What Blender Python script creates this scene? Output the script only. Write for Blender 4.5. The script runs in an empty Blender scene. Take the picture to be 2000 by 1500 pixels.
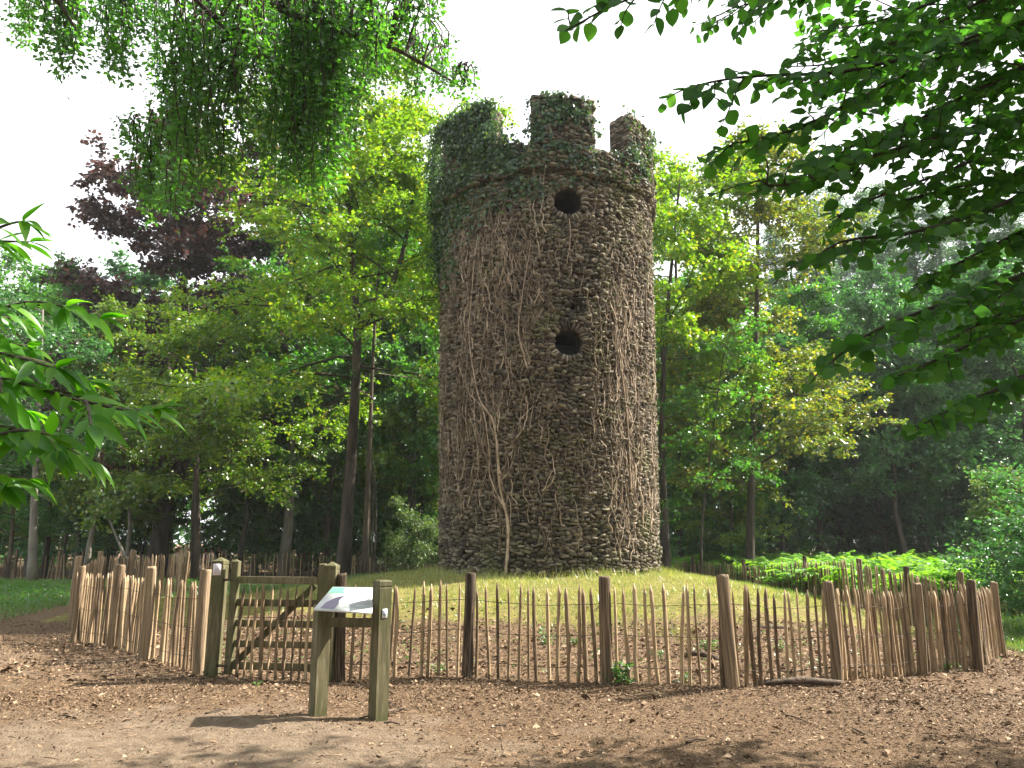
import bpy, bmesh, math, random
import numpy as np
from mathutils import Vector, Matrix

R = math.radians
sc = bpy.context.scene
COL = sc.collection
rng = np.random.default_rng(11)
random.seed(5)

# ------------------------------------------------------------------ camera
EYE, PITCH, F = 1.6, R(11.8), 1482.0
cd = bpy.data.cameras.new('camera')
cam = bpy.data.objects.new('camera', cd)
COL.objects.link(cam)
cam.location = (0, 0, EYE)
cam.rotation_euler = (R(90) + PITCH, 0, 0)
cd.sensor_width = 36.0
cd.lens = F / 2000 * 36
cd.clip_start, cd.clip_end = 0.05, 2000
sc.camera = cam

# ------------------------------------------------------------------ sky, sun, exposure
SUN_AZ, SUN_EL = R(72), R(44)          # clockwise from +Y, above the horizon
world = bpy.data.worlds.new('World')
sc.world = world
world.use_nodes = True
wn, wl = world.node_tree.nodes, world.node_tree.links
wn.clear()
wo = wn.new('ShaderNodeOutputWorld')
bg = wn.new('ShaderNodeBackground')
sky = wn.new('ShaderNodeTexSky')
sky.sky_type = 'NISHITA'
sky.sun_disc = False
sky.sun_elevation = SUN_EL
sky.sun_rotation = SUN_AZ
sky.dust_density = 3.0
sky.air_density = 1.0
tc = wn.new('ShaderNodeTexCoord')
cn = wn.new('ShaderNodeTexNoise')
cn.inputs['Scale'].default_value = 2.2
cn.inputs['Detail'].default_value = 6
cr = wn.new('ShaderNodeValToRGB')
cr.color_ramp.elements[0].position = 0.25
cr.color_ramp.elements[0].color = (0.62, 0.62, 0.62, 1)
cr.color_ramp.elements[1].position = 0.6
cr.color_ramp.elements[1].color = (1, 1, 1, 1)
cm = wn.new('ShaderNodeMixRGB')
cm.inputs[2].default_value = (10.5, 10.6, 10.9, 1)      # thin bright cloud cover
wl.new(tc.outputs['Generated'], cn.inputs['Vector'])
wl.new(cn.outputs['Fac'], cr.inputs['Fac'])
wl.new(cr.outputs['Color'], cm.inputs['Fac'])
wl.new(sky.outputs['Color'], cm.inputs[1])
wl.new(cm.outputs['Color'], bg.inputs['Color'])
bg.inputs['Strength'].default_value = 0.056
wl.new(bg.outputs['Background'], wo.inputs['Surface'])

sl = bpy.data.lights.new('sun', 'SUN')
sl.energy = 5.0
sl.angle = R(0.55)
sl.color = (1.0, 0.92, 0.79)
so = bpy.data.objects.new('sun', sl)
COL.objects.link(so)
sdir = Vector((math.sin(SUN_AZ) * math.cos(SUN_EL), math.cos(SUN_AZ) * math.cos(SUN_EL), math.sin(SUN_EL)))
so.rotation_euler = sdir.to_track_quat('Z', 'Y').to_euler()
so.location = (20, 10, 30)

vs = sc.view_settings
vs.view_transform = 'Standard'
vs.look = 'None'
vs.exposure = 1.85
vs.gamma = 1.0
sc.render.engine = 'CYCLES'
cy = sc.cycles
cy.use_denoising = True
cy.max_bounces = 7
cy.diffuse_bounces = 4
cy.glossy_bounces = 2
cy.transmission_bounces = 5
cy.use_adaptive_sampling = True
cy.adaptive_threshold = 0.02
cy.sample_clamp_indirect = 6.0

# ------------------------------------------------------------------ projection helpers
CP, SP = math.cos(PITCH), math.sin(PITCH)
def ray(px, py):
    u, v = (px - 1000) / F, (750 - py) / F
    return np.array([u, CP - v * SP, SP + v * CP])
def P(px, py, Y):
    d = ray(px, py)
    return np.array([0, 0, EYE]) + d * (Y / d[1])
def X(px, Y):
    return (px - 1000) / F * Y * CP

def sstep(a, b, x):
    t = np.clip((x - a) / (b - a), 0, 1)
    return t * t * (3 - 2 * t)

TX, TY, TR = 0.94, 20.0, 2.76         # tower axis and radius
def hfun(x, y):
    x = np.asarray(x, float); y = np.asarray(y, float)
    r = np.hypot(x - TX, (y - TY))
    h = 0.87 * (1 - sstep(2.8, 10.2, r))
    h = h - 0.24 * sstep(3.0, 7.5, x) * sstep(4, 9, y) * (1 - sstep(40, 70, y))
    h = h + 0.22 * sstep(5.5, 9.0, -x) * sstep(12, 17, y) * (1 - sstep(26, 36, y))
    h = h - 0.14 * sstep(9, 14, -x) * sstep(36, 42, y)
    h = h + 0.035 * np.sin(x * 0.9 + 1.3) * np.sin(y * 0.7) + 0.02 * np.sin(x * 2.3 + y * 1.7)
    return h
def H(x, y):
    return float(hfun(x, y))
def G(px, py):
    d = ray(px, py)
    lo, hi = 0.5, 120
    prev = 0.5
    for t in np.arange(1.0, 120, 0.05):
        p = np.array([0, 0, EYE]) + d * t
        if p[2] < H(p[0], p[1]):
            return np.array([p[0], p[1], H(p[0], p[1])])
    return p

# ------------------------------------------------------------------ object helpers
def tag(o, label=None, cat=None, group=None, kind=None):
    if label: o['label'] = label
    if cat: o['category'] = cat
    if group: o['group'] = group
    if kind: o['kind'] = kind
    return o
def empty(name, loc=(0, 0, 0), rz=0.0):
    o = bpy.data.objects.new(name, None)
    o.empty_display_size = 0.2
    COL.objects.link(o)
    o.location = tuple(float(v) for v in loc)
    o.rotation_euler = (0, 0, rz)
    return o

class Geo:
    def __init__(s):
        s.v, s.q, s.t, s.n = [], [], [], 0
    def add(s, v, q=None, t=None):
        v = np.asarray(v, float).reshape(-1, 3)
        s.v.append(v)
        if q is not None and len(q): s.q.append(np.asarray(q, int).reshape(-1, 4) + s.n)
        if t is not None and len(t): s.t.append(np.asarray(t, int).reshape(-1, 3) + s.n)
        s.n += len(v)
    def tube(s, pts, rad, sides=6, caps=True):
        pts = np.asarray(pts, float); n = len(pts)
        rad = np.broadcast_to(np.asarray(rad, float), (n,))
        d = np.gradient(pts, axis=0)
        d /= np.linalg.norm(d, axis=1)[:, None] + 1e-9
        ref = np.array([0, 0, 1.0]) if abs(d[:, 2]).mean() < 0.8 else np.array([1.0, 0, 0])
        a = np.cross(d, ref); a /= np.linalg.norm(a, axis=1)[:, None] + 1e-9
        b = np.cross(d, a)
        th = np.linspace(0, 2 * np.pi, sides, endpoint=False)
        ring = a[:, None, :] * np.cos(th)[None, :, None] + b[:, None, :] * np.sin(th)[None, :, None]
        v = pts[:, None, :] + ring * rad[:, None, None]
        i = np.arange(n - 1)[:, None] * sides; j = np.arange(sides)[None, :]; k = (j + 1) % sides
        q = np.stack([i + j, i + k, i + sides + k, i + sides + j], -1).reshape(-1, 4)
        t = []
        if caps:
            for e in (0, n - 1):
                o = e * sides
                for m in range(1, sides - 1):
                    t.append((o, o + m, o + m + 1) if e else (o, o + m + 1, o + m))
        s.add(v.reshape(-1, 3), q, t)
    def box(s, c, size, rot=None):
        c = np.asarray(c, float); h = np.asarray(size, float) / 2
        v = np.array([(x, y, z) for z in (-1, 1) for y in (-1, 1) for x in (-1, 1)], float) * h
        if rot is not None: v = v @ np.asarray(rot).T
        s.add(v + c, [(0, 2, 3, 1), (4, 5, 7, 6), (0, 1, 5, 4), (2, 6, 7, 3), (0, 4, 6, 2), (1, 3, 7, 5)])
    def mesh(s, name, smooth=False):
        me = bpy.data.meshes.new(name)
        v = np.concatenate(s.v) if s.v else np.zeros((0, 3))
        q = np.concatenate(s.q) if s.q else np.zeros((0, 4), int)
        t = np.concatenate(s.t) if s.t else np.zeros((0, 3), int)
        me.vertices.add(len(v)); me.vertices.foreach_set('co', v.astype(np.float32).ravel())
        me.loops.add(q.size + t.size)
        me.loops.foreach_set('vertex_index', np.concatenate([q.ravel(), t.ravel()]).astype(np.int32))
        me.polygons.add(len(q) + len(t))
        st = np.concatenate([np.arange(len(q)) * 4, q.size + np.arange(len(t)) * 3]).astype(np.int32)
        me.polygons.foreach_set('loop_start', st)
        me.update(calc_edges=True)
        me.validate()
        if smooth: me.polygons.foreach_set('use_smooth', np.ones(len(me.polygons), bool))
        return me
    def build(s, name, mat, parent=None, smooth=False):
        return link(name, s.mesh(name, smooth), mat, parent)

def link(name, me, mat=None, parent=None):
    if mat is not None and not me.materials: me.materials.append(mat)
    o = bpy.data.objects.new(name, me)
    COL.objects.link(o)
    if parent is not None: o.parent = parent
    return o
def bevel_box(name, c, size, mat, parent, rz=0.0, bev=0.008):
    bm = bmesh.new()
    bmesh.ops.create_cube(bm, size=1)
    bmesh.ops.scale(bm, vec=size, verts=bm.verts)
    bmesh.ops.bevel(bm, geom=bm.edges[:], offset=bev, segments=2, affect='EDGES')
    me = bpy.data.meshes.new(name); bm.to_mesh(me); bm.free()
    o = link(name, me, mat, parent)
    o.location = c; o.rotation_euler = (0, 0, rz)
    return o

# ------------------------------------------------------------------ materials
def newmat(name):
    m = bpy.data.materials.new(name)
    m.use_nodes = True
    n, l = m.node_tree.nodes, m.node_tree.links
    n.clear()
    out = n.new('ShaderNodeOutputMaterial')
    return m, n, l, out
def ramp(n, stops):
    r = n.new('ShaderNodeValToRGB')
    e = r.color_ramp.elements
    while len(e) < len(stops): e.new(0.5)
    for i, (p, c) in enumerate(stops):
        e[i].position = p; e[i].color = (*c, 1)
    return r
def math_node(n, l, op, a, b):
    m = n.new('ShaderNodeMath'); m.operation = op
    for i, v in enumerate((a, b)):
        if hasattr(v, 'links') or hasattr(v, 'is_linked'): l.new(v, m.inputs[i])
        else: m.inputs[i].default_value = v
    return m.outputs[0]
def piece_random(n, l):
    g = n.new('ShaderNodeNewGeometry'); o = n.new('ShaderNodeObjectInfo')
    s = math_node(n, l, 'ADD', g.outputs['Random Per Island'], o.outputs['Random'])
    return math_node(n, l, 'FRACT', s, 0.0)
def leaf_mat(name, stops, trans=0.45, warm=(1.25, 1.25, 0.55), gloss=0.06, rough=0.38):
    m, n, l, out = newmat(name)
    r = ramp(n, stops)
    l.new(piece_random(n, l), r.inputs['Fac'])
    ob = n.new('ShaderNodeTexCoord'); ns = n.new('ShaderNodeTexNoise')
    ns.inputs['Scale'].default_value = 0.7; ns.inputs['Detail'].default_value = 2
    l.new(ob.outputs['Object'], ns.inputs['Vector'])
    hv = n.new('ShaderNodeHueSaturation')
    v = math_node(n, l, 'MULTIPLY_ADD', ns.outputs['Fac'], 0.9)
    v.node.inputs[2].default_value = 0.55
    l.new(v, hv.inputs['Value']); l.new(r.outputs['Color'], hv.inputs['Color'])
    col = hv.outputs['Color']
    d = n.new('ShaderNodeBsdfDiffuse'); l.new(col, d.inputs['Color'])
    mul = n.new('ShaderNodeMixRGB'); mul.blend_type = 'MULTIPLY'; mul.inputs['Fac'].default_value = 1
    mul.inputs[2].default_value = (*[w * 1.5 for w in warm], 1)
    l.new(col, mul.inputs[1])
    t = n.new('ShaderNodeBsdfTranslucent'); l.new(mul.outputs['Color'], t.inputs['Color'])
    mx = n.new('ShaderNodeMixShader'); mx.inputs['Fac'].default_value = trans
    l.new(d.outputs[0], mx.inputs[1]); l.new(t.outputs[0], mx.inputs[2])
    g = n.new('ShaderNodeBsdfGlossy'); g.inputs['Roughness'].default_value = rough
    g.inputs['Color'].default_value = (0.9, 0.95, 1, 1)
    m2 = n.new('ShaderNodeMixShader'); m2.inputs['Fac'].default_value = gloss
    l.new(mx.outputs[0], m2.inputs[1]); l.new(g.outputs[0], m2.inputs[2])
    l.new(m2.outputs[0], out.inputs['Surface'])
    return m
def rough_mat(name, stops, scale=6.0, stretch=(1, 1, 1), bump=0.5, bscale=30.0, rough=0.85, piece=0.0, detail=6, dist=0.02, tint=None):
    """noise colour + noise bump; piece>0 shifts the colour from piece to piece"""
    m, n, l, out = newmat(name)
    tcn = n.new('ShaderNodeTexCoord'); mp = n.new('ShaderNodeMapping')
    mp.inputs['Scale'].default_value = stretch
    l.new(tcn.outputs['Object'], mp.inputs['Vector'])
    ns = n.new('ShaderNodeTexNoise'); ns.inputs['Scale'].default_value = scale; ns.inputs['Detail'].default_value = detail
    l.new(mp.outputs['Vector'], ns.inputs['Vector'])
    fac = ns.outputs['Fac']
    if piece > 0:
        pr = piece_random(n, l)
        a = math_node(n, l, 'SUBTRACT', pr, 0.5)
        a = math_node(n, l, 'MULTIPLY', a, piece)
        fac = math_node(n, l, 'ADD', fac, a)
    r = ramp(n, stops); l.new(fac, r.inputs['Fac'])
    col = r.outputs['Color']
    if tint:
        n3 = n.new('ShaderNodeTexNoise'); n3.inputs['Scale'].default_value = tint[1]; n3.inputs['Detail'].default_value = 3
        l.new(tcn.outputs['Object'], n3.inputs['Vector'])
        rr = ramp(n, [(tint[2], (0, 0, 0)), (tint[3], (1, 1, 1))]); l.new(n3.outputs['Fac'], rr.inputs['Fac'])
        mm = n.new('ShaderNodeMixRGB'); mm.inputs[2].default_value = (*tint[0], 1)
        l.new(rr.outputs['Color'], mm.inputs['Fac']); l.new(col, mm.inputs[1]); col = mm.outputs['Color']
    b = n.new('ShaderNodeBsdfPrincipled')
    b.inputs['Roughness'].default_value = rough
    b.inputs['Specular IOR Level'].default_value = 0.25
    l.new(col, b.inputs['Base Color'])
    if bump > 0:
        n2 = n.new('ShaderNodeTexNoise'); n2.inputs['Scale'].default_value = bscale; n2.inputs['Detail'].default_value = 5
        l.new(mp.outputs['Vector'], n2.inputs['Vector'])
        bp = n.new('ShaderNodeBump'); bp.inputs['Strength'].default_value = bump; bp.inputs['Distance'].default_value = dist
        l.new(n2.outputs['Fac'], bp.inputs['Height']); l.new(bp.outputs['Normal'], b.inputs['Normal'])
    l.new(b.outputs[0], out.inputs['Surface'])
    return m
def flat_mat(name, c, rough=0.6, spec=0.3):
    m, n, l, out = newmat(name)
    b = n.new('ShaderNodeBsdfPrincipled')
    b.inputs['Base Color'].default_value = (*c, 1); b.inputs['Roughness'].default_value = rough
    b.inputs['Specular IOR Level'].default_value = spec
    l.new(b.outputs[0], out.inputs['Surface'])
    return m

M = {}
M['lime'] = leaf_mat('leaf_lime', [(0, (.09, .18, .012)), (.5, (.135, .24, .016)), (.9, (.20, .27, .02)), (1, (.36, .28, .03))], trans=.52, warm=(1.1, 1.25, .4))
M['green'] = leaf_mat('leaf_green', [(0, (.038, .115, .016)), (.6, (.06, .165, .022)), (1, (.10, .205, .028))], trans=.5, warm=(1.05, 1.35, .5))
M['dark'] = leaf_mat('leaf_dark', [(0, (.034, .10, .028)), (.6, (.052, .14, .038)), (1, (.085, .18, .046))], trans=.45, warm=(.95, 1.3, .7))
M['copper'] = leaf_mat('leaf_copper', [(0, (.036, .025, .025)), (.6, (.06, .038, .036)), (1, (.12, .065, .04))], trans=.35, warm=(1.2, .8, .75))
M['olive'] = leaf_mat('leaf_olive', [(0, (.06, .13, .014)), (.7, (.095, .175, .018)), (1, (.19, .18, .03))], trans=.5, warm=(1.15, 1.25, .45))
M['gold'] = leaf_mat('leaf_gold', [(0, (.06, .11, .035)), (.6, (.12, .155, .03)), (.85, (.2, .19, .02)), (1, (.32, .24, .02))], trans=.5, warm=(1.05, 1.2, .4))
M['larch'] = leaf_mat('leaf_larch', [(0, (.05, .115, .055)), (.6, (.075, .155, .07)), (1, (.11, .19, .08))], trans=.35, warm=(1.05, 1.15, .75))
M['beech'] = leaf_mat('leaf_beech', [(0, (.04, .11, .02)), (.6, (.065, .16, .028)), (1, (.11, .21, .035))], trans=.55, warm=(1.0, 1.4, .4))
M['hornbeam'] = leaf_mat('leaf_hornbeam', [(0, (.035, .095, .022)), (.6, (.052, .135, .026)), (1, (.085, .18, .034))], trans=.55, gloss=.015, warm=(1.0, 1.35, .45))
M['chestnut'] = leaf_mat('leaf_chestnut', [(0, (.065, .19, .014)), (.6, (.10, .26, .018)), (1, (.15, .31, .025))], trans=.55, gloss=.025, warm=(1.0, 1.35, .4))
M['ivy'] = leaf_mat('leaf_ivy', [(0, (.022, .055, .026)), (.6, (.04, .09, .03)), (1, (.10, .17, .045))], trans=.35, gloss=.04, rough=.4)
M['fern'] = leaf_mat('leaf_fern', [(0, (.085, .21, .022)), (.6, (.125, .28, .03)), (1, (.18, .32, .04))], trans=.52)
M['elder'] = leaf_mat('leaf_elder', [(0, (.055, .11, .035)), (.6, (.09, .15, .055)), (1, (.15, .2, .09))], trans=.4, gloss=.03)
M['grass'] = leaf_mat('leaf_grass', [(0, (.11, .19, .032)), (.45, (.22, .26, .055)), (.8, (.35, .32, .10)), (1, (.46, .38, .19))], trans=.4, warm=(1.0, 1.05, .6))
M['lush'] = leaf_mat('leaf_lush', [(0, (.05, .12, .025)), (.6, (.08, .17, .03)), (1, (.13, .2, .04))], trans=.35)
M['bark'] = rough_mat('bark', [(.3, (.028, .022, .017)), (.7, (.085, .07, .055))], 5, (1, 1, .25), .9, 22, .9, dist=.03)
M['bark_pale'] = rough_mat('bark_pale', [(.3, (.10, .09, .075)), (.7, (.22, .2, .17))], 4, (1, 1, .4), .6, 18, .85, dist=.02)
M['bark_mid'] = rough_mat('bark_mid', [(.3, (.05, .04, .03)), (.7, (.14, .115, .085))], 5, (1, 1, .25), .8, 22, .9, dist=.03)
M['twig'] = rough_mat('twig', [(.3, (.05, .035, .025)), (.7, (.11, .08, .055))], 12, bump=.3)
M['stone'] = rough_mat('rubble_stone', [(.1, (.052, .043, .034)), (.4, (.12, .10, .076)), (.62, (.18, .153, .115)), (.88, (.29, .25, .19))], 3.0, bump=1.0, bscale=34, piece=.8, rough=.9, dist=.04, tint=((.15, .16, .075), 1.1, .52, .75))
M['mortar'] = rough_mat('mortar', [(.3, (.03, .026, .02)), (.7, (.07, .06, .047))], 9, bump=.8, bscale=40)
M['vine'] = rough_mat('ivy_stem', [(.2, (.11, .08, .056)), (.5, (.25, .185, .13)), (.85, (.46, .365, .27))], 5, bump=.5, bscale=40, piece=.8)
M['chest_wood'] = rough_mat('cleft_chestnut_wood', [(.15, (.07, .048, .03)), (.42, (.175, .122, .074)), (.65, (.29, .205, .122)), (.9, (.44, .33, .205))], 7, (9, 9, .8), .6, 9, .75, piece=.6, dist=.012)
M['post_wood'] = rough_mat('round_post_wood', [(.3, (.035, .025, .017)), (.42, (.115, .08, .05)), (.55, (.205, .148, .094)), (.78, (.34, .255, .165))], 5, (9, 9, .35), 1.0, 9, .8, piece=.4, dist=.02)
M['oak'] = rough_mat('weathered_oak', [(.2, (.05, .045, .025)), (.5, (.115, .102, .056)), (.8, (.21, .18, .115))], 5, (5, 5, .7), .5, 14, .8, piece=.2, dist=.008, tint=((.06, .072, .022), 2.2, .42, .72))
M['wire'] = flat_mat('rusted_wire', (.07, .055, .045), .8, .2)
M['litter'] = rough_mat('dead_leaf', [(.05, (.055, .035, .022)), (.4, (.155, .10, .061)), (.75, (.24, .163, .105)), (1.0, (.34, .255, .175))], 3, bump=0, piece=.9, rough=.8)
M['root'] = rough_mat('fallen_branch_bark', [(.35, (.03, .021, .016)), (.7, (.13, .095, .07))], 8, bump=.9, bscale=25)

def ground_material():
    m, n, l, out = newmat('woodland_ground')
    g = n.new('ShaderNodeNewGeometry'); pos = g.outputs['Position']
    def noise(s, d=6, rough=.55):
        k = n.new('ShaderNodeTexNoise'); k.inputs['Scale'].default_value = s; k.inputs['Detail'].default_value = d
        k.inputs['Roughness'].default_value = rough
        l.new(pos, k.inputs['Vector']); return k.outputs['Fac']
    lit = ramp(n, [(.28, (.062, .039, .023)), (.48, (.152, .099, .06)), (.62, (.218, .148, .092)), (.78, (.31, .222, .15))])
    l.new(noise(24, 9, .7), lit.inputs['Fac'])
    sand = ramp(n, [(.3, (.14, .102, .071)), (.52, (.222, .166, .117)), (.75, (.305, .237, .174))])
    l.new(noise(7, 9, .68), sand.inputs['Fac'])
    gr = ramp(n, [(.3, (.12, .12, .035)), (.55, (.22, .20, .06)), (.8, (.34, .27, .11))])
    l.new(noise(9, 6), gr.inputs['Fac'])
    def vmask(name):
        a = n.new('ShaderNodeAttribute'); a.attribute_name = name; return a.outputs['Fac']
    big = noise(1.6, 6, .62)
    def mask(name, lo, hi, w=.9):
        s = math_node(n, l, 'SUBTRACT', big, .5); s = math_node(n, l, 'MULTIPLY', s, w * 2)
        s = math_node(n, l, 'ADD', s, vmask(name))
        r = ramp(n, [(lo, (0, 0, 0)), (hi, (1, 1, 1))]); l.new(s, r.inputs['Fac']); return r.outputs['Color']
    m1 = n.new('ShaderNodeMixRGB'); l.new(mask('sand', .35, .75), m1.inputs['Fac'])
    l.new(lit.outputs['Color'], m1.inputs[1]); l.new(sand.outputs['Color'], m1.inputs[2])
    m2 = n.new('ShaderNodeMixRGB'); l.new(mask('turf', .4, .7, .95), m2.inputs['Fac'])
    l.new(m1.outputs['Color'], m2.inputs[1]); l.new(gr.outputs['Color'], m2.inputs[2])
    b = n.new('ShaderNodeBsdfPrincipled'); b.inputs['Roughness'].default_value = .95
    b.inputs['Specular IOR Level'].default_value = .15
    l.new(m2.outputs['Color'], b.inputs['Base Color'])
    bp = n.new('ShaderNodeBump'); bp.inputs['Strength'].default_value = 1.0; bp.inputs['Distance'].default_value = .06
    hsum = math_node(n, l, 'ADD', noise(30, 8, .7), noise(6, 4))
    l.new(hsum, bp.inputs['Height']); l.new(bp.outputs['Normal'], b.inputs['Normal'])
    l.new(b.outputs[0], out.inputs['Surface'])
    return m
M['ground'] = ground_material()

# ------------------------------------------------------------------ ground
def turf_mask(x, y):
    r = np.hypot(x - TX, y - TY)
    a = 1 - sstep(5.6, 8.8, r)
    front = sstep(8.0, 4.5, r) if False else 0
    # grass of the enclosure behind and on the flanks of the tower
    inside = (np.abs(x) < 9) & (y > 15) & (y < 31)
    a = np.maximum(a, np.where(inside, .75, 0))
    a = np.maximum(a, .8 * sstep(9.2, 11.5, -x) * sstep(12.5, 15, y) * (1 - sstep(30, 40, y)))
    a = np.maximum(a, .7 * sstep(7.6, 9, x) * sstep(11, 13, y) * (1 - sstep(30, 40, y)))
    a = a * (1 - .9 * np.exp(-(((x + 8) / 5) ** 2 + ((y - 25.5) / 1.3) ** 2)))
    return np.clip(a, 0, 1)
def sand_mask(x, y):
    a = np.exp(-(((x + 2.6) / 3.4) ** 2 + ((y - 6.4) / 1.7) ** 2)) * .95
    a = np.maximum(a, np.exp(-(((x + 7.5 - .2 * (y - 9)) / 2.6) ** 2 + ((y - 10) / 3.2) ** 2)) * .55)
    a = np.maximum(a, np.exp(-(((x + 12.5) / 4) ** 2 + ((y - 13.6) / .5) ** 2)) * .8)
    a = np.maximum(a, np.exp(-(((x + 8) / 5) ** 2 + ((y - 25.5) / 1.0) ** 2)) * .8)
    a = np.maximum(a, np.exp(-(((x - 7.5) / 2.2) ** 2 + ((y - 9.2) / 1.8) ** 2)) * .45)
    return a
def make_ground():
    def axis(lo, hi, step, far):
        a = list(np.arange(lo, hi + 1e-6, step)); s = step
        left, right = [lo], [hi]
        while right[-1] < far:
            s *= 1.35; right.append(right[-1] + s)
        s = step
        while left[-1] > -far:
            s *= 1.35; left.append(left[-1] - s)
        return np.array(left[:0:-1] + a + right[1:])
    xs, ys = axis(-13, 13, .14, 900), axis(1.0, 26, .14, 900)
    xx, yy = np.meshgrid(xs, ys)
    zz = hfun(xx, yy)
    near = (np.abs(xx) < 14) & (yy > 0) & (yy < 27)
    zz = zz + np.where(near, rng.normal(0, .006, zz.shape), 0)
    nx, ny = len(xs), len(ys)
    g = Geo()
    i = np.arange(ny - 1)[:, None] * nx; j = np.arange(nx - 1)[None, :]
    q = np.stack([i + j, i + j + 1, i + nx + j + 1, i + nx + j], -1).reshape(-1, 4)
    g.add(np.stack([xx, yy, zz], -1).reshape(-1, 3), q)
    o = g.build('ground', M['ground'], smooth=True)
    for nm, fn in (('turf', turf_mask), ('sand', sand_mask)):
        at = o.data.attributes.new(nm, 'FLOAT', 'POINT')
        at.data.foreach_set('value', fn(xx, yy).astype(np.float32).ravel())
    tag(o, 'brown leaf-strewn woodland ground rising to the mound under the tower', 'ground', kind='structure')
make_ground()

# ------------------------------------------------------------------ leaf clouds
def norm(a):
    return a / (np.linalg.norm(a, axis=-1, keepdims=True) + 1e-9)
def leaf_quads(geo, pos, dirs, nrm, length, width, fold=.18):
    """folded rhombus leaves: base, left, tip, right"""
    n = len(pos)
    d = norm(dirs); s = norm(np.cross(d, nrm)); u = np.cross(s, d)
    L = np.broadcast_to(np.asarray(length, float), (n,))[:, None]; W = np.broadcast_to(np.asarray(width, float), (n,))[:, None]
    b = pos
    mid = pos + d * L * .45
    v = np.stack([b, mid - s * W * .5 + u * W * fold, pos + d * L - u * L * .08, mid + s * W * .5 + u * W * fold], 1)
    k = np.arange(n)[:, None] * 4
    t = np.concatenate([k + np.array([[0, 2, 1]]), k + np.array([[0, 3, 2]])])
    geo.add(v.reshape(-1, 3), None, t)

def leaf_shape(length, width, droop=.25, fold=.12, n=5, point=1.0):
    """one ovate leaf along +X with a midrib fold and drooping tip; returns verts, tris"""
    ts = np.linspace(0, 1, n + 1)
    prof = np.sin(np.pi * ts ** .8) ** .8 if point < .5 else np.sin(np.pi * ts ** .75) ** 1.0
    v = []; t = []
    for x, w in zip(ts, prof):
        z = -droop * length * x * x
        v += [(x * length, -w * width / 2, z + fold * w * width), (x * length, 0, z), (x * length, w * width / 2, z + fold * w * width)]
    for i in range(n):
        a = i * 3
        for k in (0, 1):
            if i == 0: t.append((a + 1, a + 3 + k, a + 4 + k))
            elif i == n - 1: t.append((a + k, a + 4, a + k + 1))
            else: t += [(a + k, a + 3 + k, a + 4 + k), (a + k, a + 4 + k, a + 1 + k)]
    return np.array(v), np.array(t)

def wander(r, p0, d0, L, n=6, wob=.15, up=0.0):
    pts = [np.array(p0, float)]; d = norm(np.array(d0, float))
    for _ in range(n):
        d = norm(d + r.normal(0, wob, 3) + np.array([0, 0, up]))
        pts.append(pts[-1] + d * L / n)
    return np.array(pts)
def along(pts, f):
    s = np.concatenate([[0], np.cumsum(np.linalg.norm(np.diff(pts, axis=0), axis=1))]); s /= s[-1]
    return np.array([np.interp(f, s, pts[:, k]) for k in range(3)])
def smooth_path(pts, n):
    pts = np.asarray(pts, float)
    m = len(pts); t = np.linspace(0, m - 1, n); out = []
    for x in t:
        i = min(int(x), m - 2); f = x - i
        p0, p1, p2, p3 = pts[max(i - 1, 0)], pts[i], pts[i + 1], pts[min(i + 2, m - 1)]
        out.append(.5 * (2 * p1 + (p2 - p0) * f + (2 * p0 - 5 * p1 + 4 * p2 - p3) * f * f + (3 * p1 - p0 - 3 * p2 + p3) * f ** 3))
    return np.array(out)

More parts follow.
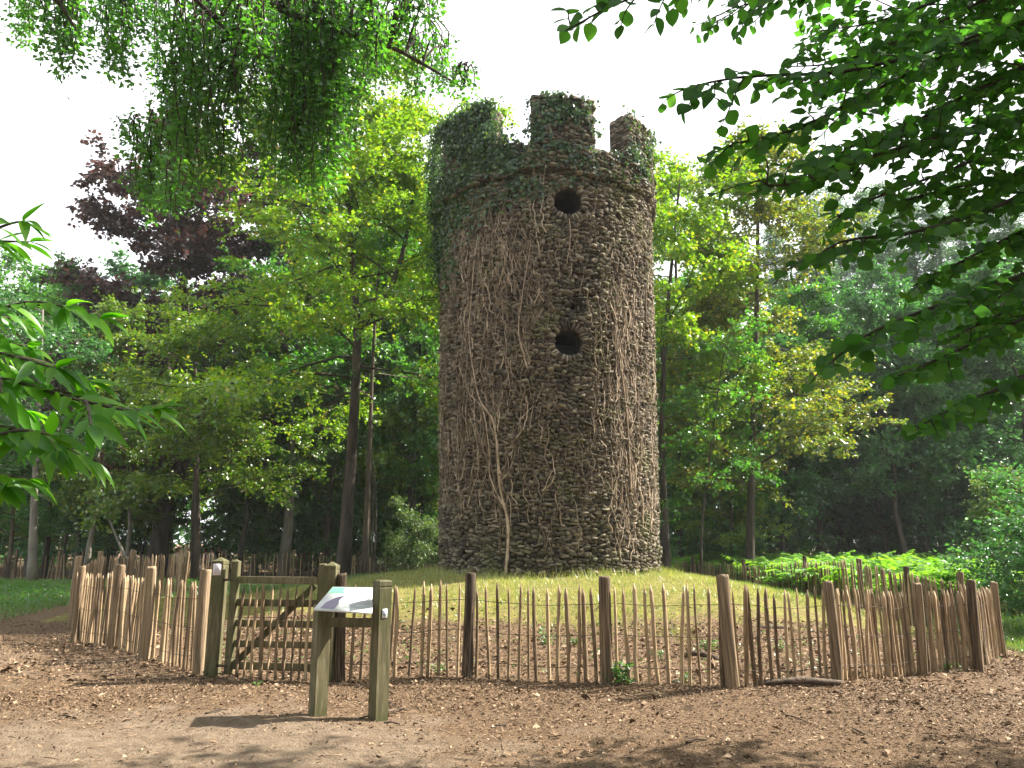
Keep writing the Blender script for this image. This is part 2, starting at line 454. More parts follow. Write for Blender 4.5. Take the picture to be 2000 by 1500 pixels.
def gen_tree(seed, leader, r0, r1, n_limb=18, f0=.35, f1=1.0, limb_len=lambda f: 4.0, limb_up=lambda f: .35,
             n_sub=8, n_twig=7, n_leaf=12, leaf=.11, aspect=.75, flat=.6, droop=.25, twig_len=.9, az_bias=None,
             wood=None, sides=8, twigs=False, needle=False, limb_gap=0.0):
    r = np.random.default_rng(seed)
    wood = wood or Geo(); crown = Geo()
    leader = np.asarray(leader, float)
    n = len(leader)
    rr = r0 + (r1 - r0) * np.linspace(0, 1, n) ** .8
    rr[0] *= 1.35
    if n > 2: rr[1] *= 1.07
    wood.tube(leader, rr, sides)
    az = r.uniform(0, 6.28)
    for i in range(n_limb):
        f = f0 + (f1 - f0) * (i + r.uniform(.1, .9)) / n_limb
        p = along(leader, f)
        az += 2.4 + r.normal(0, .35)
        LL = limb_len((f - f0) / (f1 - f0)) * r.uniform(.72, 1.2)
        if az_bias is not None: LL *= az_bias(az)
        if LL < .3 or r.random() < limb_gap: continue
        up = limb_up((f - f0) / (f1 - f0))
        d = np.array([math.cos(az), math.sin(az), up])
        lr = max(.018, min(.4 * np.interp(f, np.linspace(0, 1, n), rr), LL * .016 + .008))
        limb = wander(r, p, d, LL, 7, .13, -.02)
        wood.tube(limb, np.linspace(lr, .008, 8), 5, caps=False)
        ld = norm(np.gradient(limb, axis=0))
        for j in range(n_sub):
            fs = .18 + .82 * (j + r.uniform(.2, .9)) / n_sub
            q = along(limb, fs); dd = ld[min(7, int(fs * 7.99))]
            side = 1 if j % 2 else -1
            perp = np.array([-dd[1], dd[0], 0]) * side
            sd = norm(dd * .75 + perp * r.uniform(.5, 1.1) + np.array([0, 0, r.normal(.02, .22)]))
            SL = (LL * .36 * (1.15 - .6 * fs) + .35) * r.uniform(.7, 1.2)
            sub = wander(r, q, sd, SL, 4, .16, -.03)
            wood.tube(sub, np.linspace(max(.008, lr * .38), .004, 5), 4 if sides > 6 else 3, caps=False)
            nt = n_twig
            ft = r.uniform(.1, 1.0, nt)
            base = np.stack([along(sub, x) for x in ft])
            td = norm(sd[None] * .7 + r.normal(0, 1, (nt, 3)) * np.array([.75, .75, .35]))
            tl = twig_len * r.uniform(.4, 1.1, nt)
            nl = n_leaf
            s = r.uniform(.08, 1.0, (nt, nl))
            pos = base[:, None] + td[:, None] * (tl[:, None] * s)[..., None]
            pos[..., 2] -= droop * (tl[:, None] * s) ** 2
            pos = pos + r.normal(0, .05, pos.shape)
            if twigs:
                for k in range(nt):
                    e = base[k] + td[k] * tl[k]; mdl = base[k] + td[k] * tl[k] * .5
                    e[2] -= droop * tl[k] ** 2; mdl[2] -= droop * (tl[k] * .5) ** 2
                    wood.tube([base[k], mdl, e], [.005, .004, .002], 3, caps=False)
            fd = norm(td[:, None] * .6 + r.normal(0, .7, pos.shape) * np.array([1, 1, .5]) + np.array([0, 0, -.25]))
            nm = norm(np.array([0, 0, 1.0]) * flat + r.normal(0, .42, pos.shape))
            N = nt * nl
            size = leaf * r.uniform(.65, 1.25, N)
            leaf_quads(crown, pos.reshape(-1, 3), fd.reshape(-1, 3), nm.reshape(-1, 3), size, size * aspect)
    return wood, crown

def tree_things(name, wood, crown, bark, leafmat, label, group=None, loc=(0, 0, 0), cat='tree'):
    root = empty(name, loc)
    t = wood.build('trunk', bark, root, smooth=True)
    c = crown.build('crown', leafmat, root)
    t.location = tuple(-np.array(loc)); c.location = tuple(-np.array(loc))
    tag(root, label, cat, group)
    return root
def copy_tree(root, loc, rz, s, label, group=None, sz=None):
    o = root.copy(); COL.objects.link(o)
    o.location = tuple(float(v) for v in loc); o.rotation_euler = (0, 0, rz); o.scale = (s, s, sz or s)
    o['label'] = label
    if group: o['group'] = group
    for ch in root.children:
        c = ch.copy(); COL.objects.link(c); c.parent = o
    return o

# ------------------------------------------------------------------ tower
PAR_Z, CREN_Z, MER_Z = 10.45, 11.2, 12.42
BASE_Z = .55
def trad(z):
    return TR * (1 + .05 * np.clip((np.asarray(z, float) - 1) / 9.5, 0, 1))
MERLON_C = [R(6.5 + 51.43 * k) for k in range(7)]; MERLON_HW = R(15.5)
def cyl(th, r, z):                     # th = 0 faces the camera, positive to the right
    th = np.asarray(th, float)
    return np.stack([TX + r * np.sin(th), TY - r * np.cos(th), np.asarray(z, float) + 0 * th], -1)
WINDOWS = [(R(8.0), 6.20, .33), (R(8.5), 9.72, .34), (R(10.5), 7.08, .075)]

tower = empty('round_tower', (TX, TY, .9))
tag(tower, 'round rubble stone folly tower with battlements standing on the grassy mound', 'tower')
def tower_part(geo, name, mat, smooth=False):
    o = geo.build(name, mat, tower, smooth)
    o.location = (-TX, -TY, -.9)
    return o
def boolean_cut(o, cutters):
    for c in cutters:
        md = o.modifiers.new('b', 'BOOLEAN'); md.operation = 'DIFFERENCE'; md.object = c; md.solver = 'EXACT'
    bpy.context.view_layer.update()
    dg = bpy.context.evaluated_depsgraph_get()
    me = bpy.data.meshes.new_from_object(o.evaluated_get(dg))
    o.modifiers.clear(); o.data = me
    for c in cutters: bpy.data.objects.remove(c)
def build_tower_core():
    N = 96; th = np.linspace(0, 2 * np.pi, N, endpoint=False)
    zs = [BASE_Z, 3, 6, 9, PAR_Z]
    g = Geo(); prof = [(trad(z) - .05, z) for z in zs] + [(trad(PAR_Z) - .62, PAR_Z), (TR - .62, 3), (TR - .62, BASE_Z)]
    v = np.concatenate([cyl(th, r, np.full(N, z)) for r, z in prof]); m = len(prof)
    q = []
    for i in range(m):
        a, b = i * N, ((i + 1) % m) * N
        for j in range(N): q.append((a + j, a + (j + 1) % N, b + (j + 1) % N, b + j))
    g.add(v, q)
    wall = tower_part(g, 'wall', M['mortar'])
    cut = []
    for (t, z, r) in WINDOWS:
        bm = bmesh.new()
        bmesh.ops.create_cone(bm, cap_ends=True, segments=40, radius1=r, radius2=r, depth=2.2)
        me = bpy.data.meshes.new('cut'); bm.to_mesh(me); bm.free()
        c = bpy.data.objects.new('cut', me); COL.objects.link(c)
        p = cyl(t, TR, z); c.location = p
        c.rotation_euler = Vector((math.sin(t), -math.cos(t), 0)).to_track_quat('Z', 'Y').to_euler()
        cut.append(c)
    boolean_cut(wall, cut)
    g = Geo(); prof = [(trad(PAR_Z) + .06, PAR_Z + .002), (trad(PAR_Z) + .06, CREN_Z), (trad(PAR_Z) - .5, CREN_Z), (trad(PAR_Z) - .5, PAR_Z + .002)]
    v = np.concatenate([cyl(th, r, np.full(N, z)) for r, z in prof]); q = []
    for i in range(4):
        a, b = i * N, ((i + 1) % 4) * N
        for j in range(N): q.append((a + j, a + (j + 1) % N, b + (j + 1) % N, b + j))
    g.add(v, q); tower_part(g, 'parapet', M['mortar'])
    g = Geo()                                              # roof slab inside the parapet
    bm_th = np.linspace(0, 2 * np.pi, 48, endpoint=False)
    rr = TR - .45
    v = np.concatenate([cyl(bm_th, rr, np.full(48, 10.2)), cyl(bm_th, rr, np.full(48, 10.42))])
    q = [(j, (j + 1) % 48, 48 + (j + 1) % 48, 48 + j) for j in range(48)]
    t = [(48, 48 + k, 48 + k + 1) for k in range(1, 47)] + [(0, k + 1, k) for k in range(1, 47)]
    g.add(v, q, t); tower_part(g, 'roof_slab', M['mortar'])
    for c in MERLON_C:
        g = Geo(); n = 10
        tt = np.linspace(c - MERLON_HW, c + MERLON_HW, n)
        ro, ri = trad(PAR_Z) + .075, trad(PAR_Z) - .48
        z0, z1 = CREN_Z + .002, MER_Z
        v = np.concatenate([cyl(tt, ro, np.full(n, z0)), cyl(tt, ro, np.full(n, z1)), cyl(tt, ri, np.full(n, z1)), cyl(tt, ri, np.full(n, z0))])
        q = []
        for a, b in ((0, 1), (1, 2), (2, 3), (3, 0)):
            for j in range(n - 1): q.append((a * n + j, a * n + j + 1, b * n + j + 1, b * n + j))
        q += [(0, n, 2 * n, 3 * n), (n - 1, 4 * n - 1, 3 * n - 1, 2 * n - 1)]
        g.add(v, q); tower_part(g, 'merlon', M['mortar'])
    # boarded floor/shutter deep in the lower opening
    t, z, r = WINDOWS[0]
    g = Geo(); rot = np.array([[math.cos(t), math.sin(t), 0], [math.sin(t), -math.cos(t), 0], [0, 0, 1]])
    g.box(cyl(t, TR - .75, z - .12), (.8, .04, .5), rot); tower_part(g, 'shutter', flat_mat('grey_board', (.10, .10, .12)))
build_tower_core()

def stone_variants():
    out = []
    r = np.random.default_rng(3)
    for k in range(14):
        ns = 8
        th = np.linspace(0, 2 * np.pi, ns, endpoint=False) + r.normal(0, .1, ns)
        e = .42
        cx = np.sign(np.cos(th)) * np.abs(np.cos(th)) ** e; cz = np.sign(np.sin(th)) * np.abs(np.sin(th)) ** e
        jr = r.uniform(.78, 1.1, ns)
        rings = []
        for (s, d) in ((.97, -.4), (1.0, .5), (.72, .95)):
            jj = jr * r.uniform(.93, 1.07, ns)
            rings.append(np.stack([cx * s * jj * .5, np.full(ns, d) + r.normal(0, .10, ns), cz * s * jj * .5], -1))
        v = np.concatenate(rings + [np.array([[r.normal(0, .05), 1.03, r.normal(0, .05)]])])
        q = [(i * ns + j, i * ns + (j + 1) % ns, (i + 1) * ns + (j + 1) % ns, (i + 1) * ns + j) for i in range(2) for j in range(ns)]
        t = [(2 * ns + j, 2 * ns + (j + 1) % ns, 3 * ns) for j in range(ns)]
        out.append((v, np.array(q), np.array(t)))
    return out                                             # unit stones: x width, y outward depth, z height
def build_stones():
    SV = stone_variants()
    r = np.random.default_rng(8)
    meshes = []
    for v, q, t in SV:
        g = Geo(); g.add(v, q, t); me = g.mesh('stone', True); me.materials.append(M['stone']); meshes.append(me)
    stones = []                                            # (centre, tangent, outward, up, w, d, h)
    def put(th, z, rad, w, h, d, tilt):
        c = cyl(th, rad, z)
        o = np.array([math.sin(th), -math.cos(th), 0]); tg = np.array([math.cos(th), math.sin(th), 0]); u = np.array([0, 0, 1.0])
        ct, st = math.cos(tilt), math.sin(tilt)
        yaw = r.normal(0, .18); pit = r.normal(0, .2)
        o2 = norm(o + tg * yaw + u * pit)
        a, b = tg * ct + u * st, u * ct - tg * st
        a = norm(a - o2 * np.dot(a, o2)); b = np.cross(a, o2) * -1
        if np.dot(b, u) < 0: b = -b
        stones.append((c, a, o2, b, w, d, h))
    def wavy(th, z):
        return .07 * math.sin(th * 5 + z * .8) + .05 * math.sin(th * 11 - z * 1.7 + 1) + .03 * math.sin(th * 23 + z * 3.1)
    def course_band(z0, z1, radf, merlon=False):
        z = z0
        while z < z1 - .03:
            hh = r.uniform(.05, .088) if r.random() > .15 else r.uniform(.088, .13)
            hh = min(hh, z1 - z + .02)
            th = -math.pi + r.uniform(0, .1)
            while th < math.pi:
                w = float(np.clip(r.lognormal(math.log(.125), .42), .055, .36))
                rad = float(radf(z))
                dth = w / rad
                tc_ = th + dth / 2
                th += dth
                if abs(tc_) > R(128) and not merlon and z < CREN_Z - 2: 
                    pass
                zc = z + hh / 2 + (0 if merlon else wavy(tc_, z)) + r.normal(0, .012)
                if merlon and min(abs((tc_ - c + math.pi) % (2 * math.pi) - math.pi) for c in MERLON_C) > MERLON_HW - .02: continue
                bad = False
                for (wt, wz, wr) in WINDOWS:
                    if wr < .1:
                        if math.hypot((tc_ - wt) * rad, zc - wz) < wr + .07: bad = True
                    elif math.hypot((tc_ - wt) * rad, zc - wz) < wr + .13: bad = True
                if bad: continue
                nstk = 1 if r.random() > .15 or hh < .1 else 2
                for s in range(nstk):
                    zz = zc + (0 if nstk == 1 else (s - .5) * hh * .5)
                    put(tc_, zz, rad - .06 + r.normal(0, .022), w * r.uniform(.95, 1.1), hh / nstk * r.uniform(.92, 1.12), r.uniform(.07, .125), r.normal(0, .22) + .5 * (wavy(tc_ + .05, z) - wavy(tc_ - .05, z)))
            z += hh * .93
    course_band(BASE_Z + .1, PAR_Z - .02, trad)
    course_band(PAR_Z, CREN_Z, lambda z: trad(PAR_Z) + .125)
    course_band(CREN_Z - .03, MER_Z - .02, lambda z: trad(PAR_Z) + .125, True)
    for (wt, wz, wr) in WINDOWS[:2]:                       # radial ring of thin stones round each opening
        n = 34
        for k in range(n):
            a = 2 * math.pi * k / n + r.normal(0, .03)
            rr = wr + .085
            th = wt + rr * math.cos(a) / TR
            put(th, wz + rr * math.sin(a), float(trad(wz)) - .05, r.uniform(.16, .23), r.uniform(.055, .075), .1, a)
    for c in MERLON_C:                                     # cheeks and tops of the merlons
        for sgn in (-1, 1):
            th = c + sgn * (MERLON_HW - .005)
            z = CREN_Z
            tg = np.array([math.cos(th), math.sin(th), 0]) * sgn
            o = np.array([math.sin(th), -math.cos(th), 0])
            while z < MER_Z - .03:
                hh = r.uniform(.06, .11); x = -.48
                while x < .075:
                    w = r.uniform(.12, .24)
                    p = cyl(th, trad(PAR_Z) + min(x + w / 2, .075), z + hh / 2)
                    stones.append((p - tg * .03, o * sgn, norm(tg + r.normal(0, .08, 3)), np.array([0, 0, 1.0]), w, r.uniform(.05, .09), hh)); x += w
                z += hh * .95
        n = 7
        for k in range(n):
            th = c + (k - (n - 1) / 2) / n * 2 * MERLON_HW
            for x in (-.36, -.14, .06):
                p = cyl(th, trad(PAR_Z) + x, MER_Z + .0)
                tg = np.array([math.cos(th), math.sin(th), 0]); o = np.array([math.sin(th), -math.cos(th), 0])
                stones.append((p, tg, norm(np.array([0, 0, 1.0]) + r.normal(0, .06, 3)), o, .24 * r.uniform(.9, 1.15), r.uniform(.05, .09), .26))
    # the 300 that show largest become parts, the rest is one mesh
    eye = np.array([0, 0, EYE]); score = []
    for i, (c, a, o, b, w, d, h) in enumerate(stones):
        v = eye - c; dist = np.linalg.norm(v)
        hid = max(0, float(np.dot(v / dist, o)))
        ivy = 1.0 if c[2] < 8.6 else .4
        score.append(w * h * hid / dist ** 2 * ivy)
    order = np.argsort(score)[::-1]
    top = set(order[:300].tolist())
    g = Geo()
    for i, (c, a, o, b, w, d, h) in enumerate(stones):
        k = i % len(SV)
        mat3 = np.stack([a * w, o * d, b * h], 1)
        if i in top:
            ob = link('stone', meshes[k], None, tower)
            m4 = Matrix([[*mat3[0], c[0] - TX], [*mat3[1], c[1] - TY], [*mat3[2], c[2] - .9], [0, 0, 0, 1]])
            ob.matrix_basis = m4
        else:
            if c[1] > TY + .7 and c[2] < CREN_Z: continue      # never seen: the back of the tower stays plain wall
            v, q, t = SV[k]
            g.add(v @ mat3.T + c, q, t)
    o = tower_part(g, 'rubble_stonework', M['stone'], True)
    o['kind'] = 'stuff'
build_stones()

# ------------------------------------------------------------------ ivy on the tower
def px_to_tower(px, py):
    """theta, z on the tower face for a picture point"""
    d = ray(px, py); o = np.array([0, 0, EYE])
    rad = TR * 1.03
    a = d[0] ** 2 + d[1] ** 2; b = 2 * (d[0] * (o[0] - TX) + d[1] * (o[1] - TY)); c = (o[0] - TX) ** 2 + (o[1] - TY) ** 2 - rad ** 2
    disc = b * b - 4 * a * c
    t = (-b - math.sqrt(max(disc, 0))) / (2 * a)
    p = o + d * t
    return math.atan2(p[0] - TX, -(p[1] - TY)), p[2]
def build_ivy():
    r = np.random.default_rng(21)
    root = empty('ivy', cyl(R(-25), TR, .95))
    tag(root, 'ivy with bare pale stems over the tower wall and green leaves round its battlements', 'ivy')
    off = -np.array(root.location)
    def surf(th, z, lift=.055):
        rad = trad(z) + np.where(np.asarray(z) > PAR_Z, .125, 0.0) + lift
        return cyl(th, rad, z)
    def polyl(pxs, n=40):
        tz = np.array([px_to_tower(*p) for p in pxs])
        s = smooth_path(np.c_[tz, np.zeros(len(tz))], n)
        return s[:, 0], s[:, 1]
    mains = [([(986, 1126), (990, 1080), (992, 1020), (978, 960), (972, 880), (962, 820), (938, 780), (925, 720), (918, 650), (925, 560), (930, 500)], .048, .016),
             ([(976, 1085), (976, 1000), (966, 930), (950, 850), (940, 800), (905, 760), (895, 700)], .035, .012),
             ([(990, 1000), (960, 930), (957, 870), (945, 800), (920, 770)], .028, .012),
             ([(1030, 720), (1020, 690), (1012, 640), (1022, 560), (1035, 480)], .028, .01),
             ([(1232, 960), (1226, 860), (1215, 760), (1205, 700), (1198, 640)], .032, .012),
             ([(1258, 640), (1256, 570), (1255, 520)], .03, .012),
             ([(1022, 950), (1026, 910), (1020, 885)], .024, .008), ([(1016, 965), (1026, 930), (1034, 890)], .02, .008),
             ([(912, 990), (930, 930), (940, 880)], .022, .01), ([(1060, 960), (1075, 930), (1090, 915)], .02, .008),
             ([(900, 940), (906, 910), (905, 890)], .024, .01), ([(1050, 1010), (1066, 1055), (1062, 1080)], .022, .01),
             ([(1172, 650), (1168, 600), (1162, 570)], .018, .008), ([(1080, 780), (1098, 815), (1120, 830)], .02, .008),
             ([(1165, 720), (1158, 700), (1160, 680), (1172, 660)], .022, .01), ([(1110, 430), (1112, 470), (1105, 505), (1095, 530)], .022, .008),
             ([(1035, 840), (1040, 800), (1045, 770)], .02, .008), ([(1020, 840), (1027, 800), (1022, 780)], .02, .008)]
    for pts, a, b in mains:
        th, z = polyl(pts)
        n = len(th)
        th = th + np.cumsum(r.normal(0, .0018, n)); z = z + np.cumsum(r.normal(0, .006, n))
        g = Geo(); g.tube(surf(th, z, .05 + a * .3), np.linspace(a, b, n) * .8 * r.uniform(.8, 1.2, n), 6)
        o = g.build('stem', M['vine'], root, True); o.location = off
    # fine strands
    g = Geo()
    def strand(th, z, n, rad, drift, step=.05):
        ang = r.normal(0, .3); ths, zs = [th], [z]
        for i in range(n):
            ang = ang * .74 + r.normal(0, .25) + drift * .05
            ths.append(ths[-1] + math.sin(ang) * step / TR); zs.append(zs[-1] + math.cos(ang) * step)
        ths, zs = np.array(ths), np.array(zs)
        if zs[-1] > CREN_Z: return None
        lift = .03 + .014 * np.sin(np.linspace(0, r.uniform(3, 9), n + 1)) + .01
        for (wt, wz, wr) in WINDOWS:
            if np.any(np.hypot((ths - wt) * TR, zs - wz) < wr + .05): return None
        g.tube(surf(ths, zs, lift), rad * np.linspace(1.15, .6, n + 1) * r.uniform(.75, 1.25, n + 1), 4, caps=False)
        return ths, zs
    def dens(px, py):
        d = .14
        if px < 1000: d = max(d, .85 * (1 - abs(px - 920) / 130) * (1 if 430 < py < 900 else .35))
        if px < 910: d = max(d, .75 if py < 1010 else .3)
        if px > 1195: d = max(d, .95 if py > 600 else (.35 if px > 1215 and py > 430 else .12))
        if 1000 < px < 1080 and 480 < py < 740: d = max(d, .6)
        if 1140 < px < 1200 and 640 < py < 900: d = max(d, .4)
        if 1040 < px < 1150 and 680 < py < 800: d = .08
        if 860 < px < 1000 and py > 900: d = max(d, .35)
        if py > 1040: d *= .5
        return d
    cnt = 0
    while cnt < 1350:
        px, py = r.uniform(858, 1285), r.uniform(420, 1105)
        if r.random() > dens(px, py): continue
        th, z = px_to_tower(px, py)
        if abs(px - 1071) > 185: th += r.normal(0, .12)
        k = int(r.integers(8, 36))
        if strand(th, z, k, r.choice([.0035, .005, .008, .013], p=[.34, .34, .22, .10]), r.normal(0, .3)) is not None: cnt += 1
    o = g.build('fine_stems', M['vine'], root, True); o.location = off; o['kind'] = 'stuff'
    # leaves
    g = Geo(); pos = []; out = []
    def ldens(px, py):
        if py > 600: return 0
        d = 0
        edge = np.interp(px, [850, 900, 960, 1000, 1050, 1100, 1150, 1200, 1280], [540, 430, 385, 350, 330, 315, 300, 295, 320])
        if py < edge: d = np.interp(px, [850, 950, 1050, 1150, 1200, 1280], [1.0, 1.0, .75, .5, .33, .18])
        elif py < edge + 70: d = .35 * (1 - (py - edge) / 70)
        if px < 900 and py < 700: d = max(d, .5 * (1 - max(0, py - 480) / 150))
        return d
    tries = 0
    def leafpt(th, z, lift):
        if any(math.hypot((th - wt) * TR, z - wz) < wr + .06 for wt, wz, wr in WINDOWS) or (abs((th - WINDOWS[1][0]) * TR) < .35 and 0 < z - WINDOWS[1][1] < .6 and lift > .1): return
        p = surf(th, z, lift); pos.append(p); out.append(np.array([math.sin(th), -math.cos(th), .35]))
    clumps = [(r.uniform(-1.9, 1.5), r.uniform(8.7, 12.6)) for _ in range(160)]
    while len(pos) < 7600 and tries < 400000:
        tries += 1
        px, py = r.uniform(848, 1290), r.uniform(200, 680)
        if r.random() > ldens(px, py): continue
        th, z = px_to_tower(px, py)
        z = min(z, MER_Z + .12)
        if z > CREN_Z and th > R(-25) and r.random() < .5: continue
        if z > CREN_Z + .05 and min(abs((th - c + math.pi) % (2 * math.pi) - math.pi) for c in MERLON_C) > MERLON_HW + .03: continue
        if math.sin(th * 7 + 1.3 * math.sin(z * 2.2)) * math.sin(z * 3.1 + th * 3) < -.05 and r.random() < .85 and th > R(-60): continue
        thick = np.interp(px, [850, 950, 1050, 1280], [.42, .26, .16, .10])
        lump = .5 + .5 * math.sin(th * 9 + z * 2.1) * math.sin(z * 3.3 + th * 4)
        leafpt(th + r.normal(0, .02), z + r.normal(0, .05), .03 + abs(r.normal(0, 1)) * thick * lump * .34)
    for (t0, z0) in [(R(-72), 11.3), (R(-62), 12.2), (R(-88), 10.6), (R(-80), 9.5), (R(-52), 12.45), (R(-38), 12.4), (R(-30), 11.5), (R(6), 11.9), (R(12), 12.0), (R(0), 11.9), (R(46), 11.4), (R(52), 11.1), (R(-100), 10.8), (R(-95), 11.6), (R(-85), 8.9), (R(3), 12.5), (R(70), 12.45), (R(-47), 11.9), (R(-66), 12.6), (R(-75), 12.0), (R(-84), 11.9), (R(-20), 11.3), (R(60), 11.9)]:
        big = t0 < R(-25)
        for _ in range(300 if big else 90):
            leafpt(t0 + r.normal(0, .09 if big else .06), min(z0 + r.normal(0, .24 if big else .13), MER_Z + .02 + abs(r.normal(0, .07))), .04 + abs(r.normal(0, .16 if big else .06)))
    pos, out = np.array(pos), np.array(out); n = len(pos)
    nm = norm(norm(out) + r.normal(0, .38, (n, 3)))
    dr = norm(np.array([0, 0, -1.0]) + r.normal(0, .6, (n, 3)))
    s = .095 * r.uniform(.6, 1.3, n)
    leaf_quads(g, pos, dr, nm, s, s * .95)
    o = g.build('leaves', M['ivy'], root); o.location = off; o['kind'] = 'stuff'
build_ivy()

# ------------------------------------------------------------------ paling fences
def post_meshes(k=7, h=1.2, rad=.066):
    out = []
    r = np.random.default_rng(31)
    for i in range(k):
        n = 9; th = np.linspace(0, 2 * np.pi, n, endpoint=False)
        pr = rad * r.uniform(.82, 1.12, n); pr[r.integers(0, n)] *= .72
        g = Geo(); zs = [-.25, .0, .35, .75, h - .03, h]
        lean = r.normal(0, .012, 2)
        for j, z in enumerate(zs):
            s = (1.05 - .1 * max(z, 0) / h) * (.93 if j == 5 else 1)
            v = np.stack([np.cos(th) * pr * s * r.uniform(.96, 1.04, n) + lean[0] * math.sin(2.5 * z), np.sin(th) * pr * s * r.uniform(.96, 1.04, n) + lean[1] * math.sin(2 * z), np.full(n, z) + (r.normal(0, .006, n) if j == 5 else 0)], -1)
            g.add(v)
        q = [(a * n + b, a * n + (b + 1) % n, (a + 1) * n + (b + 1) % n, (a + 1) * n + b) for a in range(5) for b in range(n)]
        t = [(5 * n, 5 * n + m, 5 * n + m + 1) for m in range(1, n - 1)]
        g.n = 0; g.add(np.zeros((0, 3)), q, t)
        out.append(g.mesh('post')); out[-1].materials.append(M['post_wood'])
    return out
def paling_meshes(k=16, h=1.07):
    out = []
    r = np.random.default_rng(41)
    for i in range(k):
        n = 5; th = np.linspace(0, 2 * np.pi, n, endpoint=False) + r.uniform(0, 6)
        w = r.uniform(.016, .025); pr = w * r.uniform(.75, 1.2, n); fx = r.uniform(.8, 1.3)
        bend = r.normal(0, .008, 2); kk = r.uniform(2, 5); ph = r.uniform(0, 6)
        zs = [-.03, .25, .5, .75, h - .09, h]
        g = Geo()
        for j, z in enumerate(zs):
            s = [1, 1.02, 1, .96, .9, .28][j] * r.uniform(.93, 1.07)
            v = np.stack([np.cos(th) * pr * s * fx + bend[0] * math.sin(kk * z + ph), np.sin(th) * pr * s + bend[1] * math.sin(kk * z), np.full(n, z)], -1)
            g.add(v)
        q = [(a * n + b, a * n + (b + 1) % n, (a + 1) * n + (b + 1) % n, (a + 1) * n + b) for a in range(5) for b in range(n)]
        t = [(5 * n, 5 * n + m, 5 * n + m + 1) for m in range(1, n - 1)]
        g.n = 0; g.add(np.zeros((0, 3)), q, t)
        out.append(g.mesh('paling')); out[-1].materials.append(M['chest_wood'])
    return out
POSTS, PALES = post_meshes(), paling_meshes()
fr = np.random.default_rng(51)
def fence(name, label, pts, spacing=.125, post_every=None, post_list=None, post_scale=1.0, lean=0.028, group=None):
    """pts: ground points (x, y) of the posts in order; palings hang on wires between them"""
    pts = np.array(pts, float)
    root = empty(name, (*pts[0], H(*pts[0])))
    tag(root, label, 'fence', group)
    off = np.array(root.location)
    for i, p in enumerate(pts):
        o = link('post', POSTS[i % len(POSTS)], None, root)
        o.location = (p[0] - off[0], p[1] - off[1], H(*p) - off[2])
        o.rotation_euler = (fr.normal(0, .02), fr.normal(0, .02), fr.uniform(0, 6.28))
        s = post_scale * fr.uniform(.9, 1.15)
        o.scale = (s, s, fr.uniform(.97, 1.06))
    ctr = np.array([TX, TY])
    total = []
    for si, (a, b) in enumerate(zip(pts[:-1], pts[1:])):
        L = np.linalg.norm(b - a); n = max(1, int(round(L / (spacing if np.isscalar(spacing) else spacing[min(si, len(spacing) - 1)]))))
        for k in range(1, n):
            f = (k + fr.normal(0, .13)) / n
            p = a + (b - a) * f
            d = (b - a) / L; nrm = np.array([-d[1], d[0]])
            if np.dot(nrm, p - ctr) < 0: nrm = -nrm
            p = p + nrm * (-.055 + fr.normal(0, .006))
            total.append((p, math.atan2(d[1], d[0])))
    for i, (p, a) in enumerate(total):
        o = link('paling', PALES[int(fr.integers(0, len(PALES)))], None, root)
        o.location = (p[0] - off[0], p[1] - off[1], H(*p) - off[2] + .015 + fr.normal(0, .012))
        o.rotation_euler = (fr.normal(0, .02), fr.normal(0, lean), fr.uniform(0, 6.28))
        s = fr.uniform(.85, 1.25); o.scale = (s, s, fr.uniform(.97, 1.03))
    for hz in (.2, .55, .9):
        path = []
        for a, b in zip(pts[:-1], pts[1:]):
            for f in np.linspace(0, 1, 9)[:-1]:
                p = a + (b - a) * f
                path.append((p[0], p[1], H(*p) + hz + fr.normal(0, .006) - .03 * math.sin(math.pi * f)))
        path.append((*pts[-1], H(*pts[-1]) + hz))
        path = np.array(path); c3 = np.array([TX, TY, 0])
        dirs = path - c3; dirs[:, 2] = 0
        path = path + norm(dirs) * (-.03)
        g = Geo(); g.tube(path, .0035, 4); o = g.build('wire', M['wire'], root); o.location = tuple(-off)
    return root

def gxy(px, py): return G(px, py)[:2]
front_posts = [gxy(664, 1332), gxy(912, 1325), gxy(1187, 1336), gxy(1432, 1346), gxy(1637, 1337), gxy(1802, 1320)]
right_run = front_posts + [np.array([X(1897, 11.1), 11.3]), np.array([X(1955, 12.6), 12.9]), np.array([8.35, 14.6]), np.array([8.4, 16.6]), np.array([8.4, 18.9]), np.array([8.5, 22.6]), np.array([7.9, 26.6]), np.array([6.9, 29.6]), np.array([4.8, 31.6])]
fence('paling_fence', 'cleft chestnut paling fence curving right from the gate round the front of the mound', right_run, [.12, .12, .12, .112, .095, .075, .075, .08, .1, .12, .13])
left_run = [gxy(388, 1318), gxy(281, 1291), gxy(218, 1266), np.array([X(172, 13.0), 12.9]), np.array([X(146, 14.3), 14.5]), np.array([-8.75, 16.6]), np.array([-9.25, 19.0]), np.array([-9.35, 22.0]), np.array([-10.7, 25.6]), np.array([-12.3, 28.8]), np.array([-11.6, 31.2]), np.array([-8.9, 31.8]), np.array([-6.0, 32.2]), np.array([-3.4, 32.4]), np.array([-.8, 32.6])]
fence('paling_fence', 'cleft chestnut paling fence running left from the gate and round behind the mound', left_run, [.1, .072, .07, .07, .085, .12, .13, .14, .15])
far_run = [np.array([X(p, 33 + (p * .004)), 33 + p * .004]) for p in (-60, 35, 118, 165)]
fence('paling_fence', 'far leaning paling fence beyond the path at the left edge of the photo', far_run, .16, lean=.12)

